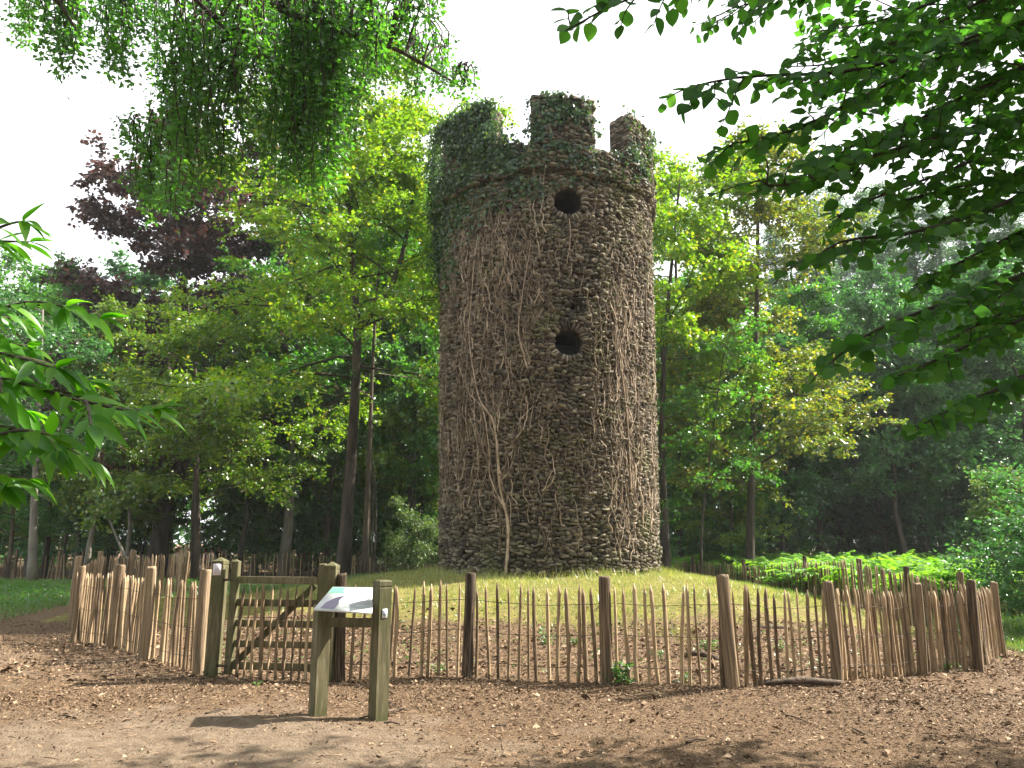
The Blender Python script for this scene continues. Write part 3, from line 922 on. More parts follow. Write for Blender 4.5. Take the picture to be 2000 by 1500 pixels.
# ------------------------------------------------------------------ gate
def timber(name, a, b, w, t, mat, parent, off, side=None, extra=0.0):
    """plank from a to b; w across (up-ish), t thick along 'side' normal"""
    a, b = np.array(a, float), np.array(b, float)
    d = b - a; L = np.linalg.norm(d); d /= L
    sd = np.array(side, float); sd = norm(sd - d * np.dot(sd, d)); u = np.cross(sd, d)
    bm = bmesh.new(); bmesh.ops.create_cube(bm, size=1)
    bmesh.ops.scale(bm, vec=(L + extra, t, w), verts=bm.verts)
    bmesh.ops.bevel(bm, geom=bm.edges[:], offset=min(.006, t * .2), segments=2, affect='EDGES')
    me = bpy.data.meshes.new(name); bm.to_mesh(me); bm.free()
    o = link(name, me, mat, parent)
    c = (a + b) / 2 - off
    o.matrix_basis = Matrix([[d[0], sd[0], u[0], c[0]], [d[1], sd[1], u[1], c[1]], [d[2], sd[2], u[2], c[2]], [0, 0, 0, 1]])
    return o
def square_post(name, base, h, w, rz, mat, parent=None, cap='pyramid', off=None, grooves=True):
    bm = bmesh.new()
    ch = w * .32 if cap == 'pyramid' else .012
    def ring(s, z): return [bm.verts.new((sx * s / 2, sy * s / 2, z)) for sx, sy in ((-1, -1), (1, -1), (1, 1), (-1, 1))]
    levels = [(w, -.3), (w, h - ch - .06), (w - .008, h - ch - .055), (w - .008, h - ch - .045), (w, h - ch - .04), (w, h - ch)] if grooves else [(w, -.3), (w, h - ch)]
    if cap != 'pyramid': levels.append((w - .024, h))
    rs = [ring(s, z) for s, z in levels]
    for a, b in zip(rs[:-1], rs[1:]):
        for k in range(4): bm.faces.new((a[k], a[(k + 1) % 4], b[(k + 1) % 4], b[k]))
    if cap == 'pyramid':
        ap = bm.verts.new((0, 0, h))
        for k in range(4): bm.faces.new((rs[-1][k], rs[-1][(k + 1) % 4], ap))
    else: bm.faces.new(rs[-1])
    bm.faces.new(rs[0][::-1])
    ed = [e for e in bm.edges if abs(e.verts[0].co.z - e.verts[1].co.z) > .2]
    bmesh.ops.bevel(bm, geom=ed, offset=.007, segments=2, affect='EDGES')
    me = bpy.data.meshes.new(name); bm.to_mesh(me); bm.free()
    o = link(name, me, mat, parent)
    p = np.array(base) - (off if off is not None else 0)
    o.location = tuple(p); o.rotation_euler = (0, 0, rz)
    return o
def build_gate():
    A = G(414, 1322); B = G(638, 1333)
    ax = norm((B - A) * np.array([1, 1, 0])); nr = np.array([ax[1], -ax[0], 0])     # towards the camera
    rz = math.atan2(ax[1], ax[0])
    gp1 = square_post('gate_post', A, 1.42, .15, rz, M['oak'])
    tag(gp1, 'square oak gate post with a white notice, left of the gate', 'gate post')
    gp2 = square_post('gate_post', B, 1.40, .15, rz, M['oak'])
    tag(gp2, 'square oak gate post right of the gate behind the information board', 'gate post')
    # paper notice on the left post
    g = Geo(); g.box((0, 0, 0), (.105, .004, .14)); nt = g.build('notice', flat_mat('laminated_paper', (.72, .68, .74), .35), gp1)
    nt.location = (0, -.0775, 1.27)
    gl = Geo()
    for k in range(7): gl.box((0.0 + (-.006 if k % 3 == 2 else 0), -.0035, .045 - k * .014), (.075 if k % 3 != 2 else .06, .001, .004))
    pr = gl.build('print_lines', flat_mat('grey_ink', (.38, .34, .42)), nt)
    root = empty('field_gate', (A + B) / 2); off = np.array(root.location)
    tag(root, 'low weathered five-bar wooden gate with a diagonal brace and palings wired on', 'gate')
    up = np.array([0, 0, 1.0]); mid = nr * 0
    L0 = A + ax * .21; R0 = B - ax * .12
    zb = (A[2] + B[2]) / 2
    def pt(base, z): return np.array([base[0], base[1], zb + z])
    st1 = square_post('hinge_stile', pt(L0, .05), 1.36, .09, rz, M['oak'], root, 'pyramid', off, False)
    st2 = square_post('closing_stile', pt(R0, .05), 1.31, .08, rz, M['oak'], root, 'flat', off, False)
    for o in (st1, st2):                                    # stiles end above the ground
        for v in o.data.vertices:
            if v.co.z < 0: v.co.z = 0
    a, b = L0 + ax * .046, R0 - ax * .041
    for z, w in ((1.16, .085), (.89, .085), (.645, .08), (.405, .08), (.15, .09)):
        timber('top_rail' if z > 1 else 'rail', pt(a, z), pt(b, z - .005), w, .06 if z > 1 else .035, M['oak'], root, off, nr)
    sh = -nr * .04
    timber('brace', pt(a, .16) + sh, pt(b - ax * .06, 1.10) + sh, .075, .03, M['oak'], root, off, nr)
    n = 10
    for k in range(n):
        f = (k + .8 + fr.normal(0, .06)) / (n + .6)
        p = a + (b - a) * f + nr * .048
        o = link('paling', PALES[k % len(PALES)], None, root)
        o.location = (p[0] - off[0], p[1] - off[1], zb + .03 - off[2]); o.rotation_euler = (0, fr.normal(0, .03), fr.uniform(0, 6.28)); o.scale = (.85, .85, fr.uniform(.95, 1.02))
    for z in (.25, .72):
        g = Geo(); g.tube([pt(a + (b - a) * f, z) + nr * .065 for f in np.linspace(-.04, 1.04, 12)], .003, 4)
        o = g.build('wire', M['wire'], root); o.location = tuple(-off)
    for z in (1.16, .15):
        g = Geo(); q = A + ax * .05; g.box(((q + L0) / 2 + np.array([0, 0, 0])) * np.array([1, 1, 0]) + np.array([0, 0, zb + z]) + nr * .05, (.16, .008, .03), np.stack([ax, nr, up], 1))
        o = g.build('hinge', flat_mat('rusty_iron', (.07, .05, .035), .8), root); o.location = tuple(-off)
build_gate()

# ------------------------------------------------------------------ information board
def build_board():
    Lb, Rb = G(620, 1396), G(738, 1408)
    root = empty('information_board', (Lb + Rb) / 2); off = np.array(root.location)
    tag(root, 'lectern information board with a sloping white panel on two square oak posts', 'sign')
    rz = R(38)
    zl = P(628, 1178, Lb[1])[2] - Lb[2]; zr = P(745, 1133, Rb[1])[2] - Rb[2]
    square_post('post', Lb, zl - .015, .135, rz, M['oak'], root, 'flat', off, False)
    rp = square_post('post', Rb, zr, .14, rz, M['oak'], root, 'flat', off, True)
    zc = P(680, 1216, (Lb[1] + Rb[1]) / 2)[2]
    la, rb_ = Lb.copy(), Rb.copy(); la[2] = rb_[2] = zc
    dd = norm(rb_ - la); timber('crossbar', la + dd * .07, rb_ - dd * .07, .085, .05, M['oak'], root, off, (dd[1], -dd[0], 0))
    Yl = Lb[1]
    LL, LR, UL = P(612, 1190, Yl - .2), P(727, 1197, Yl - .25), P(650, 1146, Yl + .26)
    n = norm(np.cross(LR - LL, UL - LL))
    dr_ = ray(731, 1148); e0 = np.array([0, 0, EYE]); UR = e0 + dr_ * (np.dot(LL - e0, n) / np.dot(dr_, n))
    g = Geo()
    for (p, q) in ((0, 0),):
        v = np.array([LL, LR, UR, UL]); w = v - n * .014
        g.add(np.concatenate([w, v]), [(0, 3, 2, 1), (4, 5, 6, 7), (0, 1, 5, 4), (1, 2, 6, 5), (2, 3, 7, 6), (3, 0, 4, 7)])
    pan = g.build('panel', flat_mat('white_panel', (.56, .58, .60), .3, .4), root); pan.location = tuple(-off)
    def on(u, v, lift=.003): return (LL * (1 - u) + LR * u) * (1 - v) + (UL * (1 - u) + UR * u) * v + n * lift
    def patch(name, us, mat, lift=.003):
        g = Geo(); v = np.array([on(u, w, lift) for u, w in us]); k = len(us)
        g.add(v, None, [(0, m, m + 1) for m in range(1, k - 1)])
        o = g.build(name, mat, pan); return o
    patch('green_heading', [(.02, .72), (.36, .72), (.30, .86), (.33, .97), (.02, .97)], flat_mat('print_green', (.12, .42, .24), .4))
    patch('printed_picture', [(.10, .06), (.33, .05), (.37, .25), (.34, .42), (.40, .60), (.31, .57), (.22, .48), (.12, .30)], flat_mat('print_dark', (.05, .045, .075), .3))
    ink = flat_mat('print_grey', (.30, .33, .34), .35)
    g = Geo()
    for k in range(17):
        v0 = .88 - k * .046; u1 = .93 if k % 5 != 4 else .7
        vv = np.array([on(.47, v0), on(u1, v0), on(u1, v0 + .016), on(.47, v0 + .016)])
        g.add(vv, [(0, 1, 2, 3)])
    o = g.build('text_lines', ink, pan); o['kind'] = 'stuff'
    g = Geo(); g.box((0, 0, 0), (.052, .005, .082)); pl = g.build('plaque', flat_mat('plaque_white', (.78, .78, .80), .35), rp)
    pl.location = (-.006, -.0735, P(750, 1197, Rb[1])[2] - Rb[2])
    g = Geo(); g.box((0, -.0036, .006), (.034, .001, .05)); g.build('plaque_print', flat_mat('plaque_blue', (.42, .47, .60), .4), pl)
build_board()

# ------------------------------------------------------------------ hero trees
def to_leader(pix, Y, n=14, dy=None):
    pts = [P(px, py, Y) for px, py in pix]
    b = pts[0].copy(); b[2] = H(b[0], b[1]) - .15; pts[0] = b
    return smooth_path(pts, n)
def hero_trees():
    # sycamore-like maple left of the tower
    ld = to_leader([(668, 1128), (682, 950), (693, 780), (698, 640), (690, 540), (684, 420), (690, 300), (700, 190), (706, 120)], 24, 18)
    w = Geo()
    fork = smooth_path([P(697, 640, 24), P(735, 600, 24.2), P(764, 560, 24.5), P(790, 480, 25), P(810, 360, 25.5), P(815, 200, 25.5)], 10)
    w.tube(fork, np.linspace(.15, .03, 10), 7)
    wood, crown = gen_tree(101, ld, .215, .03, 30, .33, .99, lambda f: 5.6 * (1 - .68 * f ** 1.1), lambda f: .12 + .5 * f, 11, 12, 15, .125, .85, .75, .12, 1.0,
                           az_bias=lambda a: 1.0 + .22 * math.cos(a - math.pi) , wood=w, sides=10)
    w2, c2 = gen_tree(102, fork, .14, .03, 12, .2, 1, lambda f: 3.9 * (1 - .3 * f), lambda f: .35, 10, 12, 15, .125, .85, .75, .12, .9, wood=Geo(), sides=6)
    for v in (w2,): wood.v += [x for x in v.v]; wood.q += [x + wood.n for x in v.q]; wood.t += [x + wood.n for x in v.t]; wood.n += v.n
    crown.v += c2.v; crown.t += [x + crown.n for x in c2.t]; crown.n += c2.n
    tree_things('maple_tree', wood, crown, M['bark'], M['lime'], 'tall yellow-green maple with a dark forked trunk just left of the tower', loc=tuple(ld[0]))
    # second, ivy-hung stem beside it
    ld = to_leader([(712, 1122), (716, 1000), (722, 880), (728, 700), (742, 500), (760, 330)], 26.5, 10)
    wood, crown = gen_tree(103, ld, .125, .025, 16, .42, 1, lambda f: 3.8 * (1 - .5 * f), lambda f: .3, 8, 8, 13, .11, .85, .6, .15, .9, sides=8)
    for k in range(5):
        x = 706 + k * 6
        wood.tube(smooth_path([P(x, 1125, 26.1), P(x + 4, 1040, 26.2), P(x + 8 - k, 960, 26.2), P(718 + k * 2, 880, 26.3)], 10), np.linspace(.03, .012, 10), 5)
    tree_things('woodland_tree', wood, crown, M['bark_mid'], M['green'], 'slimmer tree with ropy climbing stems close behind the maple trunk', loc=tuple(ld[0]))
    # red-gold maple right of the tower
    ld = to_leader([(1462, 1128), (1466, 1000), (1472, 800), (1478, 600), (1480, 450), (1482, 330), (1488, 280)], 29, 14)
    wood, crown = gen_tree(104, ld, .19, .03, 34, .2, .99, lambda f: 4.6 * (1 - .62 * f), lambda f: .18 + .25 * f, 9, 10, 14, .14, .9, .8, .1, .9,
                           az_bias=lambda a: 1.0 + .12 * math.cos(a), sides=8)
    tree_things('gold_maple_tree', wood, crown, M['bark'], M['gold'], 'slender maple with golden-edged leaf layers right of the tower', loc=tuple(ld[0]))
    # trunk right against the tower edge
    ld = to_leader([(1301, 1122), (1297, 1000), (1292, 850), (1300, 650), (1318, 450), (1330, 330)], 27, 10)
    wood, crown = gen_tree(105, ld, .18, .03, 20, .35, 1, lambda f: 3.9 * (1 - .4 * f), lambda f: .3, 9, 12, 16, .14, .85, .6, .15, .9, sides=7)
    tree_things('woodland_tree', wood, crown, M['bark'], M['lime'], 'dark-trunked tree rising hard against the right edge of the tower', loc=tuple(ld[0]))
    # sapling
    ld = to_leader([(1368, 1128), (1370, 1050), (1378, 960), (1400, 780), (1420, 650)], 25, 9)
    wood, crown = gen_tree(106, ld, .055, .012, 18, .3, 1, lambda f: 2.3 * (1 - .5 * f), lambda f: .3, 6, 5, 9, .11, .85, .8, .1, .6, sides=6)
    tree_things('sapling', wood, crown, M['bark'], M['green'], 'thin green sapling between the tower and the golden maple', loc=tuple(ld[0]))
    # twin stems at left
    ld = to_leader([(388, 1120), (386, 1000), (384, 900), (402, 780), (416, 720), (424, 640)], 27, 12)
    w = Geo(); tw = to_leader([(380, 1120), (380, 980), (388, 850), (385, 760), (376, 680), (368, 600)], 27.2, 12); w.tube(tw, np.linspace(.11, .03, 12), 7)
    wood, crown = gen_tree(107, ld, .12, .025, 20, .3, 1, lambda f: 4.0 * (1 - .55 * f), lambda f: .2, 9, 10, 14, .13, .85, .8, .1, .9, wood=w, sides=7)
    tree_things('olive_maple_tree', wood, crown, M['bark'], M['olive'], 'twin-stemmed olive-brown maple left of the gate, behind the fence', loc=tuple(ld[0]))
    # copper beech
    x = X(318, 35.5)
    ld = smooth_path([(x, 35, -.1), (x + .2, 35, 6), (x - .1, 35, 12), (x + .6, 35, 17.5), (x + 1.4, 35, 20.6)], 12)
    wood, crown = gen_tree(108, ld, .42, .05, 34, .22, .99, lambda f: 6.0 * (1 - .55 * f ** 2), lambda f: .1 + .4 * f, 11, 12, 15, .235, .75, .5, .12, 1.1, sides=9)
    tree_things('copper_beech_tree', wood, crown, M['bark'], M['copper'], 'big dark purple copper beech towering over the woodland at left', loc=tuple(ld[0]))
    # pale trunk before the far-left fence
    ld = to_leader([(66, 1122), (65, 1040), (68, 950), (72, 850), (80, 700), (84, 600)], 27, 10)
    wood, crown = gen_tree(109, ld, .17, .03, 16, .4, 1, lambda f: 3.2 * (1 - .4 * f), lambda f: .25, 7, 7, 12, .12, .8, .6, .15, .9, sides=8)
    tree_things('pale_tree', wood, crown, M['bark_pale'], M['dark'], 'pale smooth-trunked tree in front of the far-left paling fence', loc=tuple(ld[0]))
    # leaning bare pole
    g = Geo(); g.tube(smooth_path([P(246, 1092, 24), P(228, 1050, 24.2), P(212, 1010, 24.6), P(200, 960, 25)], 9), np.linspace(.05, .02, 9), 6)
    tag(g.build('dead_sapling', M['bark_pale'], None, True), 'bare pale dead sapling leaning behind the left fence', 'tree')
hero_trees()

# ------------------------------------------------------------------ woodland behind
def woodland():
    def proto(seed, h, r0, mats, n_limb, ll, f0=.25, leaf=.2, sub=8, tw=9, nl=13, flat=.5, up=.3):
        r = np.random.default_rng(seed)
        ld = np.array([(r.normal(0, .12) * k, r.normal(0, .12) * k, -.2 + (h + .2) * k / 8) for k in range(9)])
        ld[:, 0] *= .5; ld[:, 1] *= .5
        w, c = gen_tree(seed, ld, r0, .04, n_limb, f0, .99, ll, lambda f: up + .3 * f, sub, tw, nl, leaf, .8, flat, .12, 1.15, sides=6)
        return w.mesh('trunk', True), c.mesh('crown')
    protos = [proto(201, 18, .24, 0, 26, lambda f: 4.4 * (1 - .6 * f ** 1.4)), proto(202, 17, .2, 0, 24, lambda f: 3.9 * (.55 + .9 * f * (1 - f) * 2 - .35 * f)),
              proto(203, 19, .27, 0, 26, lambda f: 4.8 * (1 - .65 * f), .35), proto(204, 15, .17, 0, 26, lambda f: 3.6 * (1 - .6 * f), .16)]
    shrubs = [proto(211, 4.2, .06, 0, 15, lambda f: 2.0 * (1 - .4 * f), .08, .13, 7, 8, 12), proto(212, 6.2, .08, 0, 18, lambda f: 2.3 * (1 - .5 * f), .12, .14, 7, 8, 12)]
    # larch: short drooping sprays of fine needles
    r = np.random.default_rng(220)
    ld = np.array([(0, 0, -.2 + 20.7 * k / 9) for k in range(10)], float)
    w = Geo(); c = Geo(); w.tube(ld, np.linspace(.24, .02, 10), 7)
    for i in range(70):
        f = .2 + .8 * i / 70; p = along(ld, f); az = i * 2.4 + r.normal(0, .3); LL = (3.4 * (1 - f) + .5) * r.uniform(.7, 1.15)
        limb = wander(r, p, (math.cos(az), math.sin(az), .1), LL, 6, .06, -.03)
        w.tube(limb, np.linspace(.03, .006, 7), 4, caps=False)
        k = int(LL * 170)
        q = np.stack([along(limb, x) for x in r.uniform(.12, 1, k)])
        q = q + r.normal(0, 1, q.shape) * np.array([.2, .2, .05]) - np.array([0, 0, 1]) * np.abs(r.normal(0, .2, (k, 1)))
        for rep in range(2):
            leaf_quads(c, q + r.normal(0, .06, q.shape), r.normal(0, 1, q.shape) * np.array([1, 1, .5]) + np.array([0, 0, -.3]), r.normal(0, 1, q.shape), r.uniform(.14, .3, k), r.uniform(.035, .07, k))
    larch = (w.mesh('trunk', True), c.mesh('crown'))
    cache = {}
    def plant(kind, pm, key, px, Y, s, sz, bark, leafm, label, group, r):
        k = (key, bark, leafm)
        a, b = pm
        for me in (a, b):
            if not me.materials: me.materials.append(M['bark'])
        x = X(px, Y)
        root = empty(kind, (x, Y, H(x, Y)), r.uniform(0, 6.28)); root.scale = (s, s, sz)
        for nm, me, mt in (('trunk', a, bark), ('crown', b, leafm)):
            o = link(nm, me, None, root); o.material_slots[0].link = 'OBJECT'; o.material_slots[0].material = M[mt]
        tag(root, label, 'shrub' if 'shrub' in kind else 'tree', group)
    r = np.random.default_rng(230)
    GL, GR = 'woodland trees left of the tower', 'woodland trees right of the tower'
    LAB_L = 'green woodland tree in the dense wood left of the tower'
    LAB_R = 'dark green woodland tree in the dense wood right of the tower'
    SPECIAL = {(495, 38): 'pale-trunked woodland tree above the gate, left of the other pale trunk', (556, 35): 'thick pale woodland trunk seen just above the right half of the gate',
               (60, 44): 'pale-trunked green tree in the wood at the far left edge', (250, 33): 'small olive tree with a pale stem behind the left fence', (175, 29): 'slim pale-stemmed olive tree above the left end of the fence',
               (820, 36): 'yellow-green woodland tree showing between the maple and the tower', (800, 35.5): 'lower green tree filling the gap between the maple and the tower', (740, 47): 'tall yellow-green tree far behind the maple crown',
               (640, 37): 'green woodland tree left of the maple trunk, brown-barked', (446, 47): 'brown-barked green woodland tree behind the walking people', (-40, 40): 'green woodland tree cut by the left edge of the photo',
               (150, 39): 'pale-stemmed dark-leaved tree left of the copper beech', (600, 43): 'tall dark-leaved woodland tree between the gate and the maple',
               (1345, 37): 'tall yellow-green tree behind the tower on its right side', (1430, 33): 'small yellow-green tree left of the golden maple trunk', (1532, 36): 'dark-trunked woodland tree just right of the golden maple',
               (1726, 39): 'brown-trunked woodland tree above the middle of the bracken', (1806, 36): 'dark-trunked woodland tree above the right part of the bracken', (1858, 38): 'brown-trunked woodland tree left of the elder bush',
               (2030, 36): 'dark woodland tree cut by the right edge of the photo', (1400, 42): 'green woodland tree between the tower and the golden maple'}
    # px, Y, scale, height scale, proto, bark, leaf
    left = [(-40, 40, .95, .9, 0, 'bark_mid', 'green'), (60, 44, 1, .98, 1, 'bark_pale', 'green'), (150, 39, .9, .85, 3, 'bark_pale', 'dark'), (215, 43, 1, .92, 2, 'bark', 'dark'),
            (300, 46, 1, .9, 0, 'bark', 'dark'), (446, 47, 1.05, 1.0, 1, 'bark_mid', 'green'), (495, 38, .9, .95, 3, 'bark_pale', 'green'), (556, 35, .95, 1.0, 2, 'bark_pale', 'green'),
            (600, 43, 1.1, 1.1, 0, 'bark', 'dark'), (640, 37, .9, 1.05, 1, 'bark_mid', 'green'), (760, 40, 1.1, 1.1, 2, 'bark', 'green'), (820, 36, .9, .95, 3, 'bark', 'lime'),
            (880, 44, 1.1, 1.1, 0, 'bark', 'green'), (800, 35.5, .7, .8, 1, 'bark', 'green'), (740, 47, 1.1, 1.2, 3, 'bark', 'lime'), (-120, 48, 1, .95, 2, 'bark', 'dark'), (100, 54, 1.1, 1, 0, 'bark', 'dark'), (380, 56, 1.1, 1.05, 2, 'bark', 'dark'), (520, 55, 1.1, 1.1, 1, 'bark', 'dark'), (690, 54, 1.2, 1.15, 0, 'bark', 'dark'), (250, 33, .55, .55, 1, 'bark_pale', 'olive'), (20, 33, .6, .6, 3, 'bark_mid', 'green'), (175, 29, .55, .62, 1, 'bark_pale', 'olive'), (474, 34.5, .6, .6, 0, 'bark', 'green')]
    for i, px in enumerate([92, 130, 205, 335, 470, 522, 588, 622, 660, 735, 772, 806, 842]):
        left.append((px, float(35 + (i * 7) % 19) if not 330 < px < 450 else 48., .62 + .05 * (i % 4), .85 + .06 * (i % 5), (1, 3, 0)[i % 3], ('bark', 'bark_mid', 'bark_pale')[i % 3], ('green', 'dark', 'lime', 'green')[i % 4]))
    for (px, Y, s, sz, k, b, lf) in left:
        plant('woodland_tree', protos[k], ('p', k), px, Y, s, sz, b, lf, SPECIAL.get((px, Y), LAB_L), GL, r)
    right = [(1345, 37, .95, 1.08, 0, 'bark', 'lime'), (1400, 42, .95, 1.0, 1, 'bark', 'green'), (1532, 36, .8, .75, 3, 'bark', 'dark'), (1600, 43, .95, .85, 2, 'bark', 'dark'), (1726, 39, .9, .72, 3, 'bark_mid', 'dark'),
             (1806, 36, .9, .75, 1, 'bark', 'dark'), (1858, 38, .9, .78, 0, 'bark_mid', 'dark'), (1950, 41, 1, .85, 2, 'bark', 'dark'), (2030, 36, 1, .85, 0, 'bark', 'dark'), (1500, 52, 1, .85, 0, 'bark', 'dark'), (1650, 54, 1, .9, 2, 'bark', 'dark'), (1780, 53, 1.05, .9, 0, 'bark', 'dark'), (1900, 54, 1.1, .95, 1, 'bark', 'dark'), (1260, 45, .9, .8, 1, 'bark', 'green'), (1430, 33, .5, .55, 3, 'bark', 'lime'), (1100, 44, 1, .8, 2, 'bark', 'green')]
    for i, px in enumerate([1330, 1388, 1560, 1605, 1682, 1760, 1835, 1905, 1945]):
        right.append((px, float(34 + (i * 7) % 17), .6 + .05 * (i % 4), .72 + .05 * (i % 4), (1, 3, 0)[i % 3], ('bark', 'bark_mid', 'bark')[i % 3], ('green', 'dark', 'dark')[i % 3]))
    for (px, Y, s, sz, k, b, lf) in right:
        plant('woodland_tree', protos[k], ('p', k), px, Y, s, sz, b, lf, SPECIAL.get((px, Y), LAB_R), GR, r)
    for i, (x, y) in enumerate([(-15, -3), (-9, -7.5), (-4, -6), (1.5, -8), (6.5, -6), (12, -3.5), (16, 2.5), (-19, 4), (-12, -12), (-1, -14), (9, -12), (19, -6), (-22, -6)]):  # unseen trees added behind the camera to cut sky light on camera-facing sides
        root = empty('woodland_tree', (x, y, H(x, y)), i * 1.3); k = i % 4; root.scale = (1.1, 1.1, .95)
        for nm, me, mt in (('trunk', protos[k][0], 'bark'), ('crown', protos[k][1], 'green')):
            o = link(nm, me, None, root); o.material_slots[0].link = 'OBJECT'; o.material_slots[0].material = M[mt]
        tag(root, 'unseen woodland tree behind the photographer, added to block sky light', 'tree', 'unseen added trees behind the photographer')
    for px, Y, s in [(1555, 47, 1.1), (1640, 42, 1.1), (1690, 49, 1.28), (1750, 44, 1.15), (1800, 50, 1.32), (1850, 46, 1.2), (1905, 45, 1.15), (1960, 49, 1.3), (2010, 44, 1.12), (2060, 43, 1.1)]:
        plant('larch_tree', larch, 'larch', px, Y, s, s, 'bark_mid', 'larch', 'tall feathery blue-green larch above the dark wood at right', 'larches at right', r)
    und_l = [(int(p), float(y)) for p, y in zip(np.linspace(-60, 860, 20) + r.normal(0, 15, 20), r.uniform(35.5, 52, 20)) if not (325 < p < 455 and y < 47)]
    for i, (px, Y) in enumerate(und_l):
        k = i % 2; s = r.uniform(.75, 1.15)
        plant('understory_shrub', shrubs[k], ('s', k), px, Y, s, s, 'bark', ['green', 'dark', 'green', 'lime'][i % 4], 'leafy understory shrub in the shade of the wood left of the tower', 'understory left', r)
    und_r = [(int(p), float(y)) for p, y in zip(np.linspace(1290, 2060, 16) + r.normal(0, 15, 16), r.uniform(34, 48, 16))]
    for i, (px, Y) in enumerate(und_r):
        k = i % 2; s = r.uniform(.75, 1.2)
        plant('understory_shrub', shrubs[k], ('s', k), px, Y, s, s, 'bark', ['dark', 'dark', 'green'][i % 3], 'leafy understory shrub in the dark wood right of the tower', 'understory right', r)
    plant('understory_shrub', shrubs[0], ('s', 0), 812, 30.4, .5, .62, 'bark', 'elder', 'pale-leaved bush just left of the tower base, before the rear fence', None, r)
    plant('elder_shrub', shrubs[1], ('s', 1), 2000, 18.5, .5, .55, 'bark', 'elder', 'pale-leaved elder bush above the bracken at the right edge', None, r)
    plant('elder_shrub', shrubs[0], ('s', 0), 2030, 16.5, .7, .62, 'bark', 'dark', 'low dark bush at the right edge, beside the fence corner', None, r)
    # the far wood
    g = Geo(); n = 44000
    ang = r.uniform(-.95, .95, n); d = r.uniform(62, 84, n)
    base = np.stack([np.sin(ang) * d, np.cos(ang) * d], -1)
    top = 15 + 3 * np.sin(ang * 23) + 2 * np.sin(ang * 51 + 1)
    z = r.uniform(0, 1, n) ** .9 * top
    pos = np.c_[base, z]
    s = r.uniform(.35, .8, n)
    leaf_quads(g, pos, r.normal(0, 1, (n, 3)), r.normal(0, 1, (n, 3)) + np.array([0, 0, .6]), s, s * .8)
    o = g.build('far_wood', M['dark']); tag(o, 'far mass of dark woodland closing the view behind the trees', 'wood', kind='stuff')
woodland()

# ------------------------------------------------------------------ near overhanging trees
def leaf_parts(root, off, mats, mat, items, limit=300, name='leaf', rest_name='foliage'):
    """items: (pos, dir, normal, scale, variant); the nearest ones are parts, the rest one mesh"""
    eye = np.array([0, 0, EYE])
    def vis(p):
        d = p - eye; z = d[1] * CP + d[2] * SP
        if z < .3: return 1e9
        u = d[0] / z * F + 1000; v = 750 - (-d[1] * SP + d[2] * CP) / z * F
        return np.linalg.norm(d) if (0 < u < 2000 and 0 < v < 1500) else 1e6
    ds = np.array([vis(it[0]) / it[3] for it in items]); order = np.argsort(ds); keep = set(order[:limit].tolist())
    g = Geo()
    meshes = []
    for v, t in mats:
        q = Geo(); q.add(v, None, t); me = q.mesh(name, True); me.materials.append(mat); meshes.append(me)
    for i, (p, d, nm, s, k) in enumerate(items):
        d = norm(np.array(d, float)); sd = norm(np.cross(nm, d)); u = np.cross(d, sd)
        m3 = np.stack([d * s, sd * s, u * s], 1)
        if i in keep:
            o = link(name, meshes[k], None, root)
            c = p + off
            o.matrix_basis = Matrix([[*m3[0], c[0]], [*m3[1], c[1]], [*m3[2], c[2]], [0, 0, 0, 1]])
        else:
            v, t = mats[k]; g.add(v @ m3.T + p, None, t)
    if g.n:
        o = g.build(rest_name, mat, root, True); o.location = tuple(off); o['kind'] = 'stuff'

